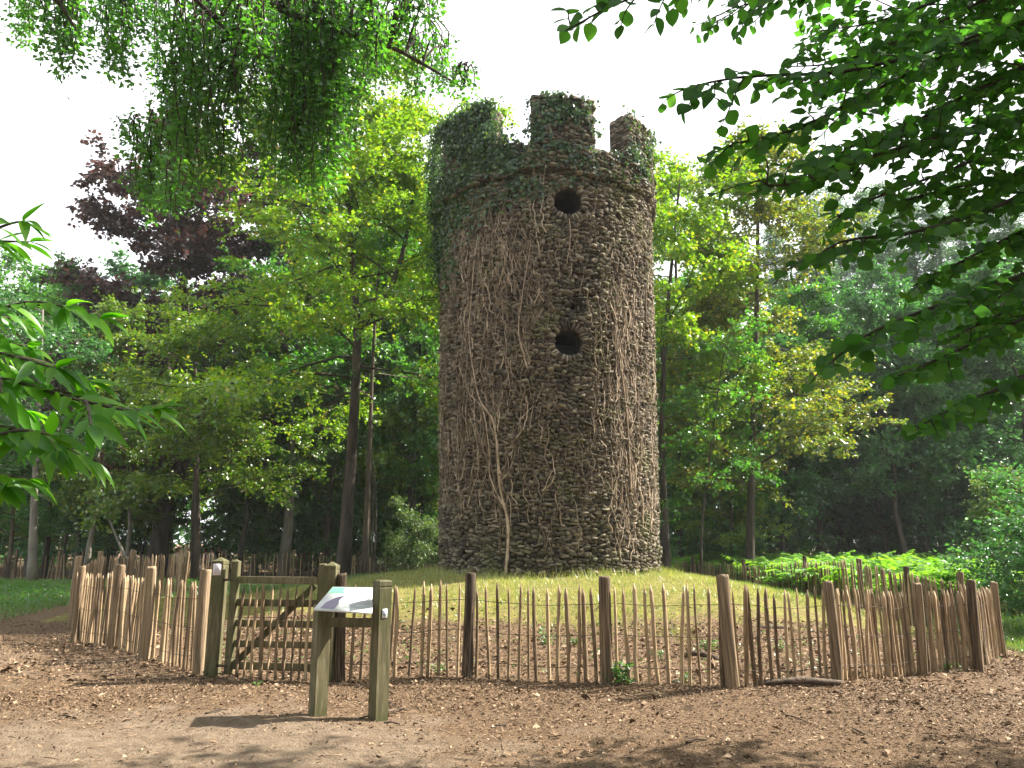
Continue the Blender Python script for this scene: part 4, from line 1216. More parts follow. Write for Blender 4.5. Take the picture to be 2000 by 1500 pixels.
def hornbeam():
    r = np.random.default_rng(301)
    base = np.array([7.6, 6.2, H(7.6, 6.2)])
    root = empty('hornbeam_tree', base); off = -base
    tag(root, 'tree at the right whose large-leaved branches hang into the top right corner', 'tree')
    wood = Geo()
    trunk = smooth_path([base - [0, 0, .2], base + [-.1, 0, 2.5], base + [-.2, .1, 5], base + [-.1, .3, 7.4], base + [.1, .5, 9.8]], 12)
    wood.tube(trunk, np.linspace(.27, .06, 12), 9)
    items = []
    LV = [leaf_shape(1, .86, .12, .08, 5, 0), leaf_shape(1, .78, .22, .12, 5, 0), leaf_shape(1, .9, .05, .05, 5, 0)]
    def spray(path, size, n_side, side_len, spread=1.0, lpt=8):
        path = smooth_path(path, 14)
        wood.tube(path, np.linspace(.02, .004, 14), 5, caps=False)
        dirs = norm(np.gradient(path, axis=0))
        for j in range(n_side):
            f = .06 + .94 * (j + r.uniform(0, .8)) / n_side
            p = along(path, f); d = dirs[min(13, int(f * 13.99))]
            sgn = 1 if j % 2 else -1
            perp = np.cross(d, [0, 0, 1.0]); perp = norm(perp) * sgn
            sd = norm(d * .8 + perp * r.uniform(.5, 1.1) * spread + np.array([0, 0, r.normal(-.12, .28)]))
            L = side_len * r.uniform(.5, 1.15) * (1.1 - .55 * f)
            tw = wander(r, p, sd, L, 5, .12, -.05)
            wood.tube(tw, np.linspace(.006, .002, 6), 4, caps=False)
            td = norm(np.gradient(tw, axis=0))
            nl = max(4, int(L / (size * .5)))
            for k in range(nl):
                ff = .1 + .9 * (k + .5) / nl
                q = along(tw, ff); dd = td[min(5, int(ff * 5.99))]
                pr = norm(np.cross(dd, [0, 0, 1.0])) * (1 if k % 2 else -1)
                ld = norm(dd * .6 + pr * .9 + np.array([0, 0, -.25]) + r.normal(0, .25, 3))
                nm = norm(np.array([-.15, -.75, .75]) + r.normal(0, .45, 3))
                items.append((q, ld, nm, size * r.uniform(.7, 1.2), int(r.integers(0, 3))))
    B = [([P(2250, -120, 5.2), P(2000, 30, 4.7), P(1700, 130, 4.3), P(1450, 150, 4.0), P(1330, 175, 3.9)], .088, 22, .5),
         ([P(2250, -300, 5.0), P(1900, -120, 4.4), P(1500, -60, 4.0), P(1250, -10, 3.8), P(1105, 60, 3.7)], .088, 18, .4),
         ([P(2250, 120, 5.2), P(2000, 220, 4.8), P(1750, 290, 4.4), P(1540, 360, 4.1), P(1480, 350, 4.0)], .086, 22, .5),
         ([P(2250, -30, 5.0), P(1950, 60, 4.7), P(1700, 180, 4.4), P(1560, 250, 4.2), P(1430, 280, 4.0)], .086, 20, .5),
         ([P(2250, 250, 5.2), P(2000, 380, 4.8), P(1800, 450, 4.5), P(1650, 470, 4.3), P(1585, 510, 4.2)], .086, 16, .4),
         ([P(2250, 470, 5.2), P(2050, 520, 4.8), P(1850, 590, 4.5), P(1700, 650, 4.3), P(1610, 720, 4.2)], .086, 20, .36),
         ([P(2250, 520, 5.4), P(2050, 600, 5.0), P(1880, 680, 4.6), P(1740, 740, 4.4)], .086, 16, .32),
         ([P(2250, 660, 5.4), P(2050, 720, 5.0), P(1900, 780, 4.7), P(1790, 835, 4.5)], .086, 14, .28),
         ([P(2250, 330, 5.6), P(2050, 330, 5.2), P(1850, 370, 4.9), P(1740, 400, 4.8)], .086, 16, .42),
         ([P(2200, -200, 6.4), P(1950, -50, 6.2), P(1750, 80, 6.1), P(1600, 170, 6.0)], .075, 26, .7),
         ([P(2250, 60, 6.6), P(2000, 140, 6.4), P(1800, 230, 6.2), P(1650, 290, 6.0)], .075, 26, .7),
         ([P(2250, 200, 6.8), P(2050, 300, 6.6), P(1900, 400, 6.4), P(1800, 470, 6.2)], .075, 20, .6),
         ([P(2250, 420, 6.8), P(2100, 500, 6.4), P(1980, 560, 6.2), P(1880, 640, 6.0)], .075, 16, .5),
         ([P(2150, -250, 5.6), P(1850, -150, 5.2), P(1600, -40, 5.0), P(1420, 20, 4.8)], .08, 26, .65),
         ([P(2250, 0, 5.4), P(2020, 120, 5.0), P(1820, 220, 4.7), P(1640, 320, 4.5), P(1560, 330, 4.4)], .084, 18, .5),
         ([P(2250, 180, 5.8), P(2020, 260, 5.5), P(1860, 330, 5.2), P(1700, 390, 5.0), P(1620, 430, 4.9)], .082, 18, .5),
         ([P(2250, 380, 5.8), P(2050, 430, 5.5), P(1900, 500, 5.2), P(1780, 560, 5.0)], .082, 16, .45),
         ([P(2250, 560, 5.8), P(2080, 560, 5.5), P(1960, 610, 5.2), P(1860, 660, 5.0)], .082, 12, .4),
         ([P(2250, 620, 5.6), P(2090, 680, 5.3), P(1990, 740, 5.0), P(1900, 800, 4.9)], .082, 10, .3),
         ([P(2250, -160, 5.8), P(2000, -40, 5.5), P(1800, 60, 5.3), P(1640, 120, 5.2), P(1540, 130, 5.1)], .082, 20, .55),
         ([P(2250, -260, 6.0), P(2050, -120, 5.8), P(1880, -20, 5.6), P(1720, 40, 5.5), P(1600, 60, 5.4)], .08, 20, .55),
         ([P(2200, -350, 7), P(2000, -100, 6.8), P(1900, 60, 6.6), P(1850, 200, 6.4)], .075, 26, .7)]
    for path, size, ns, sl in B: spray(path, size * 1.08, int(ns * 3.1), sl)
    for k, pth in enumerate([B[0][0], B[2][0], B[4][0], B[5][0], B[7][0], B[9][0], B[10][0], B[12][0]]):   # limbs from the trunk
        e = pth[0]; s = along(trunk, min(.95, max(.12, (e[2] + .1) / 10.0)))
        wood.tube(smooth_path([s, (s + e) / 2 + [0, 0, .25], e], 8), np.linspace(.06, .022, 8), 6, caps=False)
    w = wood.build('trunk', M['bark'], root, True); w.location = tuple(off)
    leaf_parts(root, off, LV, M['hornbeam'], items)
    # upper crown, above the frame
    wd2, cr2 = gen_tree(302, trunk, .1, .04, 36, .6, 1.0, lambda f: 5.2 * (1 - .3 * f), lambda f: .3, 8, 9, 9, .125, .8, .7, .1, .9, sides=5,
                        az_bias=lambda a: .42 + .58 * (math.sin(a) < .45))
    c = cr2.build('crown', M['hornbeam'], root); c.location = tuple(off)
    b = wd2.build('limbs', M['bark'], root, True); b.location = tuple(off)
hornbeam()

def chestnut():
    r = np.random.default_rng(311)
    base = np.array([-4.6, 3.3, H(-4.6, 3.3)])
    root = empty('sweet_chestnut_tree', base); off = -base
    tag(root, 'young sweet chestnut whose bright long-leaved branches reach in from the left edge', 'tree')
    wood = Geo(); items = []
    trunk = smooth_path([base - [0, 0, .2], base + [.05, 0, 1.5], base + [0, .05, 3], base + [-.1, .1, 5]], 8)
    wood.tube(trunk, np.linspace(.075, .025, 8), 7)
    LV = [leaf_shape(1, .30, .22, .16, 7), leaf_shape(1, .27, .40, .2, 7), leaf_shape(1, .33, .1, .1, 7)]
    def spray(path, size, n, sides=0, tip=5):
        path = smooth_path(path, 12); wood.tube(path, np.linspace(.012, .004, 12), 5, caps=False)
        dirs = norm(np.gradient(path, axis=0))
        for k in range(n):
            f = .22 + .78 * (k + r.uniform(0, .5)) / n
            q = along(path, f); d = dirs[min(11, int(f * 11.99))]
            pr = norm(np.cross(d, [0, 0, 1.0])) * (1 if k % 2 else -1)
            ld = norm(d * r.uniform(.6, 1.1) + pr * r.uniform(.3, 1.0) + np.array([0, 0, r.normal(-.22, .2)]))
            nm = norm(np.array([.1, -.6, .9]) + r.normal(0, .3, 3))
            items.append((q, ld, nm, size * r.uniform(.7, 1.15), int(r.integers(0, 3))))
        for k in range(tip):
            ld = norm(dirs[-1] + r.normal(0, .3, 3)); items.append((path[-1], ld, norm(np.array([0, -.2, 1.0]) + r.normal(0, .2, 3)), size * r.uniform(.7, 1.05), int(r.integers(0, 3))))
        for j in range(sides):
            f = .25 + .6 * (j + .5) / sides; q = along(path, f); d = dirs[int(f * 11)]
            pr = norm(np.cross(d, [0, 0, 1.0])) * (1 if j % 2 else -1)
            sd = norm(d + pr * .7 + np.array([0, 0, r.normal(-.1, .15)]))
            spray([q, q + sd * .16, q + sd * .32 - [0, 0, .03]], size * .95, 7, 0, 3)
    ch = [([P(-260, 560, 3.5), P(-60, 470, 3.35), P(10, 440, 3.3), P(45, 432, 3.25)], .19, 9, 0),
          ([P(-260, 640, 3.5), P(-40, 610, 3.4), P(60, 590, 3.3), P(130, 600, 3.2)], .18, 14, 2),
          ([P(-260, 720, 3.5), P(-40, 690, 3.3), P(40, 700, 3.2), P(110, 720, 3.1)], .18, 12, 2),
          ([P(-260, 720, 3.5), P(0, 740, 3.3), P(130, 775, 3.2), P(240, 800, 3.1), P(300, 800, 3.05)], .185, 22, 3),
          ([P(-260, 800, 3.4), P(-20, 830, 3.2), P(80, 850, 3.1), P(110, 880, 3.05)], .18, 14, 2),
          ([P(-260, 820, 3.4), P(-40, 850, 3.1), P(40, 840, 3.0), P(100, 850, 2.95)], .17, 10, 0),
          ([P(-260, 900, 3.4), P(-40, 940, 3.2), P(10, 950, 3.1)], .18, 7, 0),
          ([P(-260, 660, 3.7), P(-60, 650, 3.6), P(20, 670, 3.5), P(60, 680, 3.4)], .18, 12, 1)]
    for path, s, n, sd in ch: spray(path, s, int(n * 1.5), sd + 1)
    items.append((P(318, 800, 3.05), P(345, 772, 3.0) - P(318, 800, 3.05), np.array([.2, -.8, .6]), .085, 0))
    for path, *_ in ch:
        e = path[0]; s = along(trunk, min(.9, max(.1, (e[2] + .1) / 5.2)))
        wood.tube(smooth_path([s, (s + e) / 2 + [0, 0, .06], e], 6), np.linspace(.022, .012, 6), 5, caps=False)
    w = wood.build('trunk', M['bark_mid'], root, True); w.location = tuple(off)
    leaf_parts(root, off, LV, M['chestnut'], items)
chestnut()

def beech():
    r = np.random.default_rng(321)
    base = np.array([-9.5, 5.0, H(-9.5, 5.0)])
    root = empty('beech_tree', base); off = -base
    tag(root, 'large beech whose drooping leafy branches hang into the top left of the photo', 'tree')
    wood = Geo(); crown = Geo()
    trunk = smooth_path([base - [0, 0, .3], base + [.1, 0, 4], base + [.2, .2, 9], base + [.6, .4, 15]], 10)
    wood.tube(trunk, np.linspace(.5, .2, 10), 12)
    limbs = [smooth_path([along(trunk, .55), (-6, 7, 11.2), P(300, -120, 9.6), P(610, 40, 10), P(760, 90, 10.3), P(905, 172, 10.6)], 26),
             smooth_path([along(trunk, .6), (-6.5, 8, 12.2), P(250, -200, 10.4), P(480, -60, 10.6), P(620, 60, 10.8), P(690, 180, 11)], 22),
             smooth_path([along(trunk, .5), (-7, 7, 10.2), P(60, -160, 8.8), P(330, -40, 9.2), P(470, 90, 9.5)], 20),
             smooth_path([along(trunk, .48), (-7.5, 6.6, 9.5), P(-60, -100, 8.6), P(90, -20, 8.8), P(150, 60, 9)], 18),
             smooth_path([along(trunk, .62), (-6, 9, 12.5), P(420, -200, 11), P(680, -80, 11.2), P(830, 30, 11.4)], 20)]
    for L in limbs: wood.tube(L, np.linspace(.13, .012, len(L)), 7, caps=False)
    allp = np.concatenate(limbs)
    groups = [(45, -60, 95), (85, -60, 115), (130, -60, 165), (165, -60, 90), (205, -60, 150), (240, -60, 172), (275, -60, 70), (320, -60, 190), (345, -40, 250),
              (262, 215, 300), (300, 190, 455), (345, 170, 430), (385, -40, 350), (420, -60, 250), (455, 20, 398), (418, 200, 365), (500, -60, 220), (540, -60, 330),
              (575, -60, 390), (610, -60, 330), (645, -60, 392), (672, -60, 345), (690, -60, 210), (725, -20, 205), (765, 10, 150), (815, 40, 195), (860, 60, 180), (905, 110, 190),
              (560, 60, 395), (625, 80, 385), (470, -60, 160), (520, -60, 270), (400, -60, 120), (440, -60, 180), (590, -60, 220), (655, -60, 260), (330, 60, 330), (370, 80, 300), (620, -60, 150), (550, -60, 150), (490, -60, 120), (740, -60, 80), (790, -40, 90), (700, -60, 100), (830, -60, 60), (610, 150, 300), (585, 200, 370), (285, 240, 400), (330, 300, 415)]
    strands = []
    for (gx, ga, gb) in groups:
        gY = r.uniform(8.8, 11.2)
        for k in range(8):
            e = gb - abs(r.normal(0, .16)) * (gb - ga)
            strands.append((gx + r.normal(0, 12), ga + r.uniform(0, .35) * (e - ga), e, gY + r.normal(0, .18)))
    for (x0, y0, ye, Y) in strands:
        n = max(4, int((ye - y0) / 28)); xs = x0 + np.cumsum(r.normal(0, 5, n + 1)) ; ys = np.linspace(y0, ye, n + 1)
        ys = np.minimum(ys, ye); pts = np.array([P(a, b, Y + .05 * i) for i, (a, b) in enumerate(zip(xs, ys))])
        wood.tube(pts, np.linspace(.012, .003, n + 1), 4, caps=False)
        near = allp[np.argmin(np.linalg.norm(allp - pts[0], axis=1))]
        if np.linalg.norm(near - pts[0]) < 1.1: wood.tube(smooth_path([near, (near + pts[0]) / 2 + [0, 0, .1], pts[0]], 5), np.linspace(.02, .01, 5), 4, caps=False)
        L = np.linalg.norm(pts[-1] - pts[0])
        m = int(L * 54)
        f = r.uniform(.02, 1.0, m); q = np.stack([along(pts, a) for a in f])
        d = r.normal(0, 1, (m, 3)) * np.array([1, 1, .35]) + np.array([0, 0, -.35]); d = norm(d)
        q = q + d * np.abs(r.normal(0, .11, (m, 1)))
        nm = norm(np.array([0, -.5, .7]) + r.normal(0, .5, (m, 3)))
        s = .092 * r.uniform(.65, 1.2, m)
        leaf_quads(crown, q, d, nm, s, s * .68)
    w2, c2 = gen_tree(323, trunk, .25, .1, 22, .62, 1.0, lambda f: 6.5 * (1 - .3 * f), lambda f: .45, 8, 8, 10, .15, .7, .7, .1, 1.0, sides=5)
    u = c2.build('upper_crown', M['beech'], root); u.location = tuple(off)
    ul = w2.build('limbs', M['bark'], root, True); ul.location = tuple(off)
    w = wood.build('trunk', M['bark'], root, True); w.location = tuple(off)
    c = crown.build('crown', M['beech'], root); c.location = tuple(off); c['kind'] = 'stuff'
beech()

# ------------------------------------------------------------------ ground cover
def blades(geo, x, y, h, w, r, lean=.45):
    n = len(x); z = hfun(x, y)
    a = r.uniform(0, 6.28, n); t = np.stack([np.cos(a), np.sin(a), np.zeros(n)], -1)
    ln = r.normal(0, lean, (n, 2)) * h[:, None]
    b = np.stack([x, y, z - .01], -1)
    v = np.stack([b - t * w[:, None] / 2, b + t * w[:, None] / 2, b + np.c_[ln, h]], 1)
    geo.add(v.reshape(-1, 3), None, np.arange(3 * n).reshape(-1, 3))
def ground_cover():
    r = np.random.default_rng(401)
    # mound grass
    n = 240000
    ang = r.uniform(0, 6.28, n); rad = np.sqrt(r.uniform(2.9 ** 2, 9.6 ** 2, n))
    x, y = TX + rad * np.sin(ang), TY - rad * np.cos(ang)
    edge = 7.3 + .9 * np.sin(ang * 5 + 1) + .5 * np.sin(ang * 13) + .4 * np.sin(ang * 29 + 2)
    dens = np.clip((edge - rad) / 1.6, .03, 1)
    clump = .5 + .5 * np.sin(x * 3.1 + np.sin(y * 2.3) * 2) * np.sin(y * 2.7 + np.sin(x * 1.9))
    keep = (r.random(n) < dens * (.12 + .88 * clump)) & (y < TY + 5) & (np.hypot(x - TX, y - TY) > 2.95)
    x, y, rad = x[keep], y[keep], rad[keep]
    h = r.uniform(.04, .13, len(x)) + .16 * (rad < 3.35) * r.random(len(x))
    g = Geo(); blades(g, x, y, h, r.uniform(.006, .014, len(x)), r)
    tag(g.build('mound_grass', M['grass']), 'dry yellow-green grass growing over the mound round the tower', 'grass', kind='stuff')
    # lush grass behind and at the left verge
    n = 60000
    x, y = r.uniform(-9, 8.3, n), r.uniform(20, 31, n); k = (np.hypot(x - TX, y - TY) > 5)
    x, y = x[k], y[k]
    x2, y2 = r.uniform(-22, -9.6, 45000), r.uniform(12.8, 30, 45000)
    k = (y2 > 14.3) | (r.random(45000) < .25); x2, y2 = x2[k], y2[k]
    x3, y3 = r.uniform(8.7, 14, 14000), r.uniform(11.5, 20, 14000)
    x, y = np.r_[x, x2, x3], np.r_[y, y2, y3]
    g = Geo(); blades(g, x, y, r.uniform(.05, .2, len(x)), r.uniform(.012, .03, len(x)), r)
    tag(g.build('verge_grass', M['lush']), 'green grass on the verges and behind the tower', 'grass', kind='stuff')
    # low broad-leaved ground cover at the left verge
    n = 16000
    x, y = r.uniform(-26, -10.2, n), r.uniform(15.5, 27, n)
    pos = np.stack([x, y, hfun(x, y) + r.uniform(.02, .28, n) * (.5 + .5 * np.sin(x * 2) * np.sin(y * 1.7))], -1)
    g = Geo(); s = r.uniform(.05, .12, n)
    leaf_quads(g, pos, r.normal(0, 1, (n, 3)) * np.array([1, 1, .3]), np.array([0, 0, 1.0]) + r.normal(0, .3, (n, 3)), s, s * .7)
    tag(g.build('ground_cover', M['green']), 'low leafy ground cover on the shaded verge at left', 'ground cover', kind='stuff')
    # leaf litter and chips
    def scatter(n, xr, yr, dfun, smin, smax, lift):
        x, y = r.uniform(*xr, n), r.uniform(*yr, n); k = r.random(n) < dfun(x, y); x, y = x[k], y[k]; m = len(x)
        pos = np.stack([x, y, hfun(x, y) + r.uniform(.004, lift, m)], -1)
        s = r.uniform(smin, smax, m) * np.clip(r.lognormal(0, .3, m), .5, 2)
        return pos, s
    def ld(x, y):
        patch = .5 + .5 * np.sin(x * 1.3 + 2 * np.sin(y * .9)) * np.sin(y * 1.7 + np.sin(x * 1.1))
        d = np.clip(1 - 1.15 * sand_mask(x, y), .12, 1) * (.4 + .6 * patch)
        rr = np.hypot(x - TX, y - TY)
        return d * np.where(rr < 7.2, .12, 1)
    g = Geo()
    for (n, xr, yr, a, b, lf) in ((105000, (-5.5, 6.5), (4.3, 9.5), .009, .030, .02), (80000, (-11, 10), (8, 15), .016, .04, .03), (14000, (-13, -6), (6.5, 14), .025, .05, .03), (20000, (-7, 8.5), (9.3, 14.5), .035, .075, .05), (5000, (-5.5, 6.5), (5, 9.4), .03, .06, .03)):
        pos, s = scatter(n, xr, yr, ld, a, b, lf); m = len(pos)
        leaf_quads(g, pos, r.normal(0, 1, (m, 3)) * np.array([1, 1, .25]), np.array([0, 0, 1.0]) + r.normal(0, .45, (m, 3)), s, s * r.uniform(.22, .8, m), .25)
    sp = Geo(); n = 420
    a = r.uniform(-1.25, 1.25, n); rd = r.uniform(5.5, 10.2, n); cx, cyy = TX + rd * np.sin(a), TY - rd * np.cos(a)
    for k in range(n):
        m = int(r.integers(3, 9)); q = np.stack([cx[k] + r.normal(0, .035, m), cyy[k] + r.normal(0, .035, m), np.full(m, 0.)], -1)
        q[:, 2] = hfun(q[:, 0], q[:, 1]) + r.uniform(.01, .07, m); z_ = r.uniform(.025, .055, m)
        leaf_quads(sp, q, r.normal(0, 1, (m, 3)) * np.array([1, 1, .4]), np.array([0, -.3, 1.0]) + r.normal(0, .3, (m, 3)), z_, z_ * .7)
    tag(sp.build('seedlings', M['lush']), 'scattered little green seedlings on the littered slope inside the fence', 'seedlings', kind='stuff')
    tag(g.build('leaf_litter', M['litter']), 'brown fallen leaves and bark chips strewn over the ground', 'leaf litter', kind='stuff')
    g = Geo()
    for k in range(1500):
        x, y = r.uniform(-6, 8), r.uniform(4.3, 11); a = r.uniform(0, 6.28); L = r.uniform(.04, .14)
        z = H(x, y) + .008; d = np.array([math.cos(a), math.sin(a), r.normal(0, .08)])
        p = np.array([x, y, z]); g.tube([p, p + d * L * .5 + [0, 0, .004], p + d * L + r.normal(0, .01, 3) * [1, 1, 0]], [.003, .0032, .002], 4)
    tag(g.build('twig_litter', M['litter']), 'tiny broken twigs scattered through the litter', 'twigs', kind='stuff')
    # single sticks
    sticks = [((790, 1388), (700, 1408), .012, 'thin dark stick lying against the foot of the information board'), ((740, 1372), (770, 1384), .012, 'short forked stick left of the information board posts'),
              ((400, 1396), (445, 1388), .008, 'thin stick on the bare earth left of the information board'), ((150, 1406), (112, 1400), .009, 'short stick on the bare earth at lower left'),
              ((750, 1415), (782, 1418), .011, 'dark stub of stick just right of the information board'), ((1340, 1455), (1380, 1448), .012, 'pale twig at bottom centre right of the photo'), ((1535, 1400), (1580, 1415), .009, 'dark twig on the litter below the fallen branch'),
              ((240, 1315), (200, 1325), .012, 'stick on the path edge below the left fence'), ((990, 1420), (960, 1424), .009, 'small stick on bare earth at bottom centre'), ((1690, 1440), (1665, 1425), .01, 'short twig at lower right on the brown litter')]
    for a, b, rad, lab in sticks:
        A, B = G(*a), G(*b); A[2] += rad; B[2] += rad
        md = (A + B) / 2 + r.normal(0, .02, 3) * [1, 1, 0] + [0, 0, .01]
        q = Geo(); q.tube(smooth_path([A, md, B], 8), np.linspace(rad, rad * .55, 8) * r.uniform(.8, 1.2, 8), 6)
        tag(q.build('stick', M['root'], None, True), lab, 'stick', 'sticks on the ground')
    # fallen branch by the fence, exposed root bank
    A, B = G(1475, 1342), G(1646, 1341)
    q = Geo(); A[2] += .04; B[2] += .035
    q.tube(smooth_path([A, A * .7 + B * .3 + [0, 0, .015], A * .45 + B * .55 + [0, 0, .03], A * .2 + B * .8 + [0, 0, .01], B], 16), np.array([.03, .034, .036, .038, .036, .039, .045, .05, .047, .042, .04, .043, .039, .035, .034, .028]) * .9, 8)
    q.tube([A * .45 + B * .55, A * .43 + B * .57 + [0, -.03, .06]], [.02, .014], 6)
    tag(q.build('fallen_branch', M['root'], None, True), 'thick fallen branch lying along the foot of the front fence at right', 'branch')
    A, B = G(1322, 1283), G(1415, 1290)
    q = Geo(); q.tube(smooth_path([A - [0, 0, .05], A * .7 + B * .3 + [0, 0, .05], A * .3 + B * .7 + [0, 0, .04], B - [0, 0, .06]], 12), np.linspace(.04, .03, 12) * r.uniform(.8, 1.2, 12), 7)
    tag(q.build('exposed_root', M['root'], None, True), 'dark exposed root humping out of the slope behind the front fence', 'root')
    A, B = G(1560, 1232), G(1450, 1225)
    q = Geo(); q.tube(smooth_path([A - [0, 0, .05], A * .6 + B * .4 + [0, 0, .03], B - [0, 0, .05]], 10), np.linspace(.05, .04, 10) * r.uniform(.8, 1.2, 10), 7)
    tag(q.build('exposed_root', M['root'], None, True), 'smaller root on the bare slope further right inside the fence', 'root')
    # weeds
    def weed(px, py, n, spread, h, label, leaf=.05, mat='lush'):
        c = G(px, py); root = empty('weed', c)
        a = r.uniform(0, 6.28, n); rad = np.abs(r.normal(0, spread, n))
        pos = np.stack([np.cos(a) * rad, np.sin(a) * rad, r.uniform(.02, 1, n) * h], -1)
        g = Geo(); s = leaf * r.uniform(.6, 1.3, n)
        d = np.stack([np.cos(a), np.sin(a), r.normal(.1, .4, n)], -1)
        leaf_quads(g, pos, d, np.array([0, -.3, 1.0]) + r.normal(0, .35, (n, 3)), s, s * .7)
        g.build('leaves', M[mat], root)
        q = Geo()
        for k in range(min(9, n // 6)): q.tube([(0, 0, -.02), pos[k * 5] * .6, pos[k * 5]], .003, 4)
        q.build('stems', M['lush'], root)
        tag(root, label, 'weed', 'weeds by the fence')
    weed(1213, 1336, 170, .085, .22, 'dark green leafy weed at the foot of the front fence post', .06, 'green')
    weed(1338, 1333, 40, .05, .12, 'small bright weed at the fence foot right of the leafy weed')
    weed(1065, 1258, 80, .09, .16, 'green weed on the slope behind the middle of the front fence')
    weed(1118, 1262, 50, .07, .12, 'little weed beside the slope weed, left of the fence post')
    weed(1375, 1272, 60, .1, .14, 'bright weeds above the exposed root')
    weed(1402, 1268, 60, .1, .14, 'bright weeds right of the exposed root')
    weed(862, 1313, 28, .05, .08, 'small yellow-green weed inside the fence left of centre')
    weed(1290, 1287, 36, .06, .1, 'small weed on bare slope left of the exposed root')
    weed(1525, 1270, 60, .12, .14, 'bright weeds behind the fence near the fallen branch')
    weed(1850, 1312, 50, .1, .1, 'low weed at the foot of the right fence run')
    weed(502, 1338, 20, .04, .03, 'tiny yellow-green weed in front of the gate')
    # bracken
    g = Geo(); st = 0
    nf = 2300
    px = r.uniform(1300, 2080, nf); Yv = np.where(r.random(nf) < .55, r.uniform(20, 27, nf), r.uniform(26, 36, nf))
    for i in range(nf):
        Y = Yv[i]; x = X(px[i], Y)
        if x < 8.9 and Y < 31.5:
            if r.random() < .45: Y = r.uniform(31.8, 35); x = X(px[i], Y)
            else: x = 8.9 + abs(r.normal(0, 2.2))
        if x - 8.7 < (18 - Y) * .4: continue
        z = H(x, Y); a = r.uniform(0, 6.28); L = r.uniform(.95, 1.7); el = r.uniform(.8, 1.4)
        m = 13; t = np.linspace(0, 1, m)
        ang = el - t ** 1.5 * r.uniform(.9, 1.6)
        dx = np.cumsum(np.cos(ang)) * L / m; dz = np.cumsum(np.sin(ang)) * L / m + .25
        hd = np.array([math.cos(a), math.sin(a), 0]); sdv = np.array([-math.sin(a), math.cos(a), 0])
        pts = np.array([x, Y, z]) + hd * dx[:, None] + np.array([0, 0, 1.0]) * dz[:, None]
        k = np.arange(2, m)
        wid = .34 * L * np.sin(np.pi * (1 - (k - 2) / (m - 1.5)) ** .9 * .5 + .12)
        for sg in (-1, 1):
            tip = sdv * sg + hd * .35 + np.array([0, 0, -.15])
            leaf_quads(g, pts[k], np.tile(tip, (len(k), 1)) + r.normal(0, .1, (len(k), 3)), np.tile(np.array([0, 0, 1.0]) - hd * .3, (len(k), 1)), wid, np.full(len(k), .085 * L), .1)
        g.tube(np.vstack([[x, Y, z], pts[::3]]), .004, 3, caps=False)
    tag(g.build('bracken', M['fern']), 'bright green bracken massed beyond the fence at right', 'bracken', kind='stuff')
    # brushwood heap behind the rear fence
    q = Geo()
    for k in range(150):
        x = r.uniform(-8.5, -2.2); y = r.uniform(33.6, 34.8); L = r.uniform(1, 3); a = r.normal(0, .4)
        p = np.array([x, y, H(x, y) + r.uniform(.05, .75) * (1 - ((x + 5.3) / 4) ** 2)]); d = np.array([math.cos(a), math.sin(a) * .5, r.normal(0, .16)])
        q.tube(wander(r, p - d * L / 2, d, L, 4, .1), np.linspace(.03, .01, 5), 4)
    tag(q.build('brushwood_heap', M['bark_mid']), 'heap of cut brushwood behind the rear fence left of the tower', 'brushwood', kind='stuff')
ground_cover()

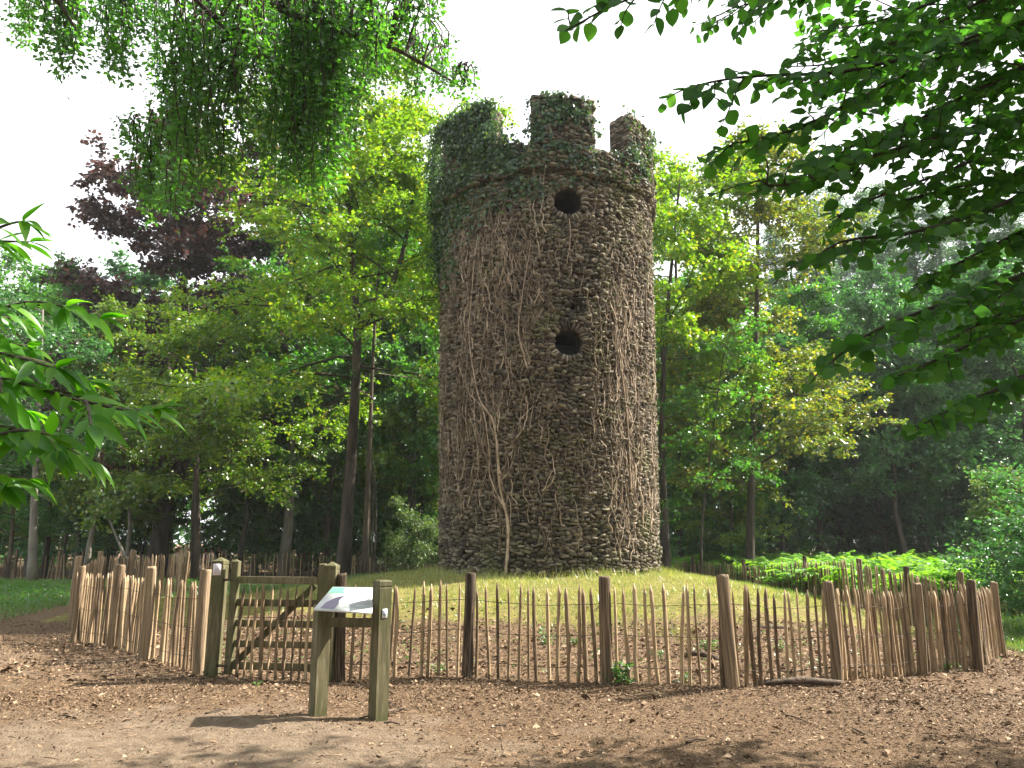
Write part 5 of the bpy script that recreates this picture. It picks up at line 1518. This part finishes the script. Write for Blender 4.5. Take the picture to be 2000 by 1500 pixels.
# ------------------------------------------------------------------ people
def skin_mesh(verts, edges, radii, root=0, sub=1):
    me = bpy.data.meshes.new('tmp'); me.from_pydata(verts, edges, [])
    o = bpy.data.objects.new('tmp', me); COL.objects.link(o)
    md = o.modifiers.new('s', 'SKIN'); md.use_smooth_shade = True
    o.modifiers.new('d', 'SUBSURF').levels = sub
    for i, rr in enumerate(radii):
        me.skin_vertices[0].data[i].radius = rr if hasattr(rr, '__len__') else (rr, rr)
        me.skin_vertices[0].data[i].use_root = (i == root)
    bpy.context.view_layer.update()
    out = bpy.data.meshes.new_from_object(o.evaluated_get(bpy.context.evaluated_depsgraph_get()))
    bpy.data.objects.remove(o)
    return out
def person(px, Y, h, face, shirt, pants, hair, label, step=.08, arm=0.0, skin=(.52, .33, .25), cap=False):
    x = X(px, Y); base = np.array([x, Y, H(x, Y)])
    root = empty('person', base, face); s = h / 1.7
    tag(root, label, 'person', 'people walking behind the rear fence')
    V = [(0, 0, .92), (0, 0, 1.1), (0, .01, 1.32), (0, .01, 1.44), (0, 0, 1.50), (0, -.01, 1.57), (0, -.01, 1.66),
         (.09, 0, .86), (.10, step * .5, .48), (.10, step, .07), (.10, step - .12, .03),
         (-.09, 0, .86), (-.10, -step * .4, .48), (-.10, -step * .9, .07), (-.10, -step * .9 - .12, .03),
         (.17, .01, 1.38), (.22, .02 + arm * .1, 1.12), (.22, -.06 - arm * .2, .90 + arm * .2), (.22, -.08 - arm * .24, .82 + arm * .24),
         (-.17, .01, 1.38), (-.22, .02, 1.12), (-.22, -.05, .90), (-.22, -.06, .82)]
    E = [(0, 1), (1, 2), (2, 3), (3, 4), (4, 5), (5, 6), (0, 7), (7, 8), (8, 9), (9, 10), (0, 11), (11, 12), (12, 13), (13, 14), (3, 15), (15, 16), (16, 17), (17, 18), (3, 19), (19, 20), (20, 21), (21, 22)]
    Rr = [(.13, .09), (.125, .085), (.14, .09), (.09, .07), .05, (.078, .09), (.062, .075), .075, .055, .038, .035, .075, .055, .038, .035, .048, .038, .03, .03, .048, .038, .03, .03]
    def sc_(vs): return [tuple(np.array(v) * s) for v in vs]
    def rad_(rs, add=0): return [tuple((q * s + add) for q in rr) if hasattr(rr, '__len__') else rr * s + add for rr in rs]
    link('body', skin_mesh(sc_(V), E, rad_(Rr)), flat_mat('skin_tone', skin, .6), root)
    iv = [0, 1, 2, 3, 15, 16, 19, 20]; mp = {k: i for i, k in enumerate(iv)}
    vv = [V[i] for i in iv]; vv[0] = (0, 0, .80)
    me = skin_mesh(sc_(vv), [(mp[a], mp[b]) for a, b in E if a in mp and b in mp], rad_([Rr[i] for i in iv], .022)); link('shirt', me, flat_mat('cloth', shirt, .9), root)
    iv = [0, 7, 8, 9, 11, 12, 13]; mp = {k: i for i, k in enumerate(iv)}
    vv = [V[i] for i in iv]; vv[0] = (0, 0, .99)
    me = skin_mesh(sc_(vv), [(mp[a], mp[b]) for a, b in E if a in mp and b in mp], rad_([Rr[i] for i in iv], .014)); link('trousers', me, flat_mat('cloth', pants, .9), root)
    bm = bmesh.new(); bmesh.ops.create_uvsphere(bm, u_segments=14, v_segments=9, radius=.5)
    for v in bm.verts:                                      # a cap of hair: full at the back, lifted off the face
        if v.co.y < -.12 and v.co.z < .18: v.co.z = .18 + (v.co.z - .18) * .1
        v.co = Vector((v.co.x * .205 * s, (v.co.y * .235 + .012) * s, (v.co.z * .25 + 1.625) * s))
    me = bpy.data.meshes.new('hair'); bm.to_mesh(me); bm.free()
    me.polygons.foreach_set('use_smooth', [True] * len(me.polygons))
    link('cap' if cap else 'hair', me, flat_mat('hair', hair, .8), root)
person(349, 37.5, 1.36, R(160), (.62, .55, .52), (.04, .04, .05), (.16, .09, .05), 'person in a pale top and dark trousers, leftmost behind the rear fence')
person(368, 38, 1.38, R(200), (.72, .70, .68), (.05, .045, .05), (.50, .38, .22), 'fair-haired person in a white top behind the dark rear fence post', arm=.4)
person(391, 37, 1.40, R(120), (.38, .42, .55), (.06, .06, .08), (.62, .55, .42), 'person in a pale blue top with a pale hat behind the rear fence', cap=True)
person(403, 38, 1.34, R(190), (.22, .15, .38), (.05, .05, .07), (.11, .04, .03), 'reddish-haired person in a purple top beside the teal-topped one')
person(415, 37, 1.33, R(10), (.20, .42, .42), (.035, .035, .04), (.02, .015, .015), 'dark-haired person in a teal top seen from behind at the rear fence', step=.12)
person(429, 37.6, 1.40, R(230), (.05, .03, .04), (.03, .03, .035), (.45, .25, .2), 'person in dark clothes, rightmost behind the rear fence', arm=.5)

# ------------------------------------------------------------------ woodland haze
def haze():
    g = Geo(); g.box((0, 0, 0), (240, 200, 34)); o = g.build('haze', None)
    o.location = (0, 80, 15.5)
    m, n, l, out = newmat('haze_air')
    v = n.new('ShaderNodeVolumePrincipled')
    v.inputs['Color'].default_value = (.93, .97, 1, 1); v.inputs['Density'].default_value = .0005
    l.new(v.outputs[0], out.inputs['Volume'])
    o.data.materials.append(m)
    tag(o, 'thin bright haze in the woodland air', 'haze', kind='stuff')
haze()
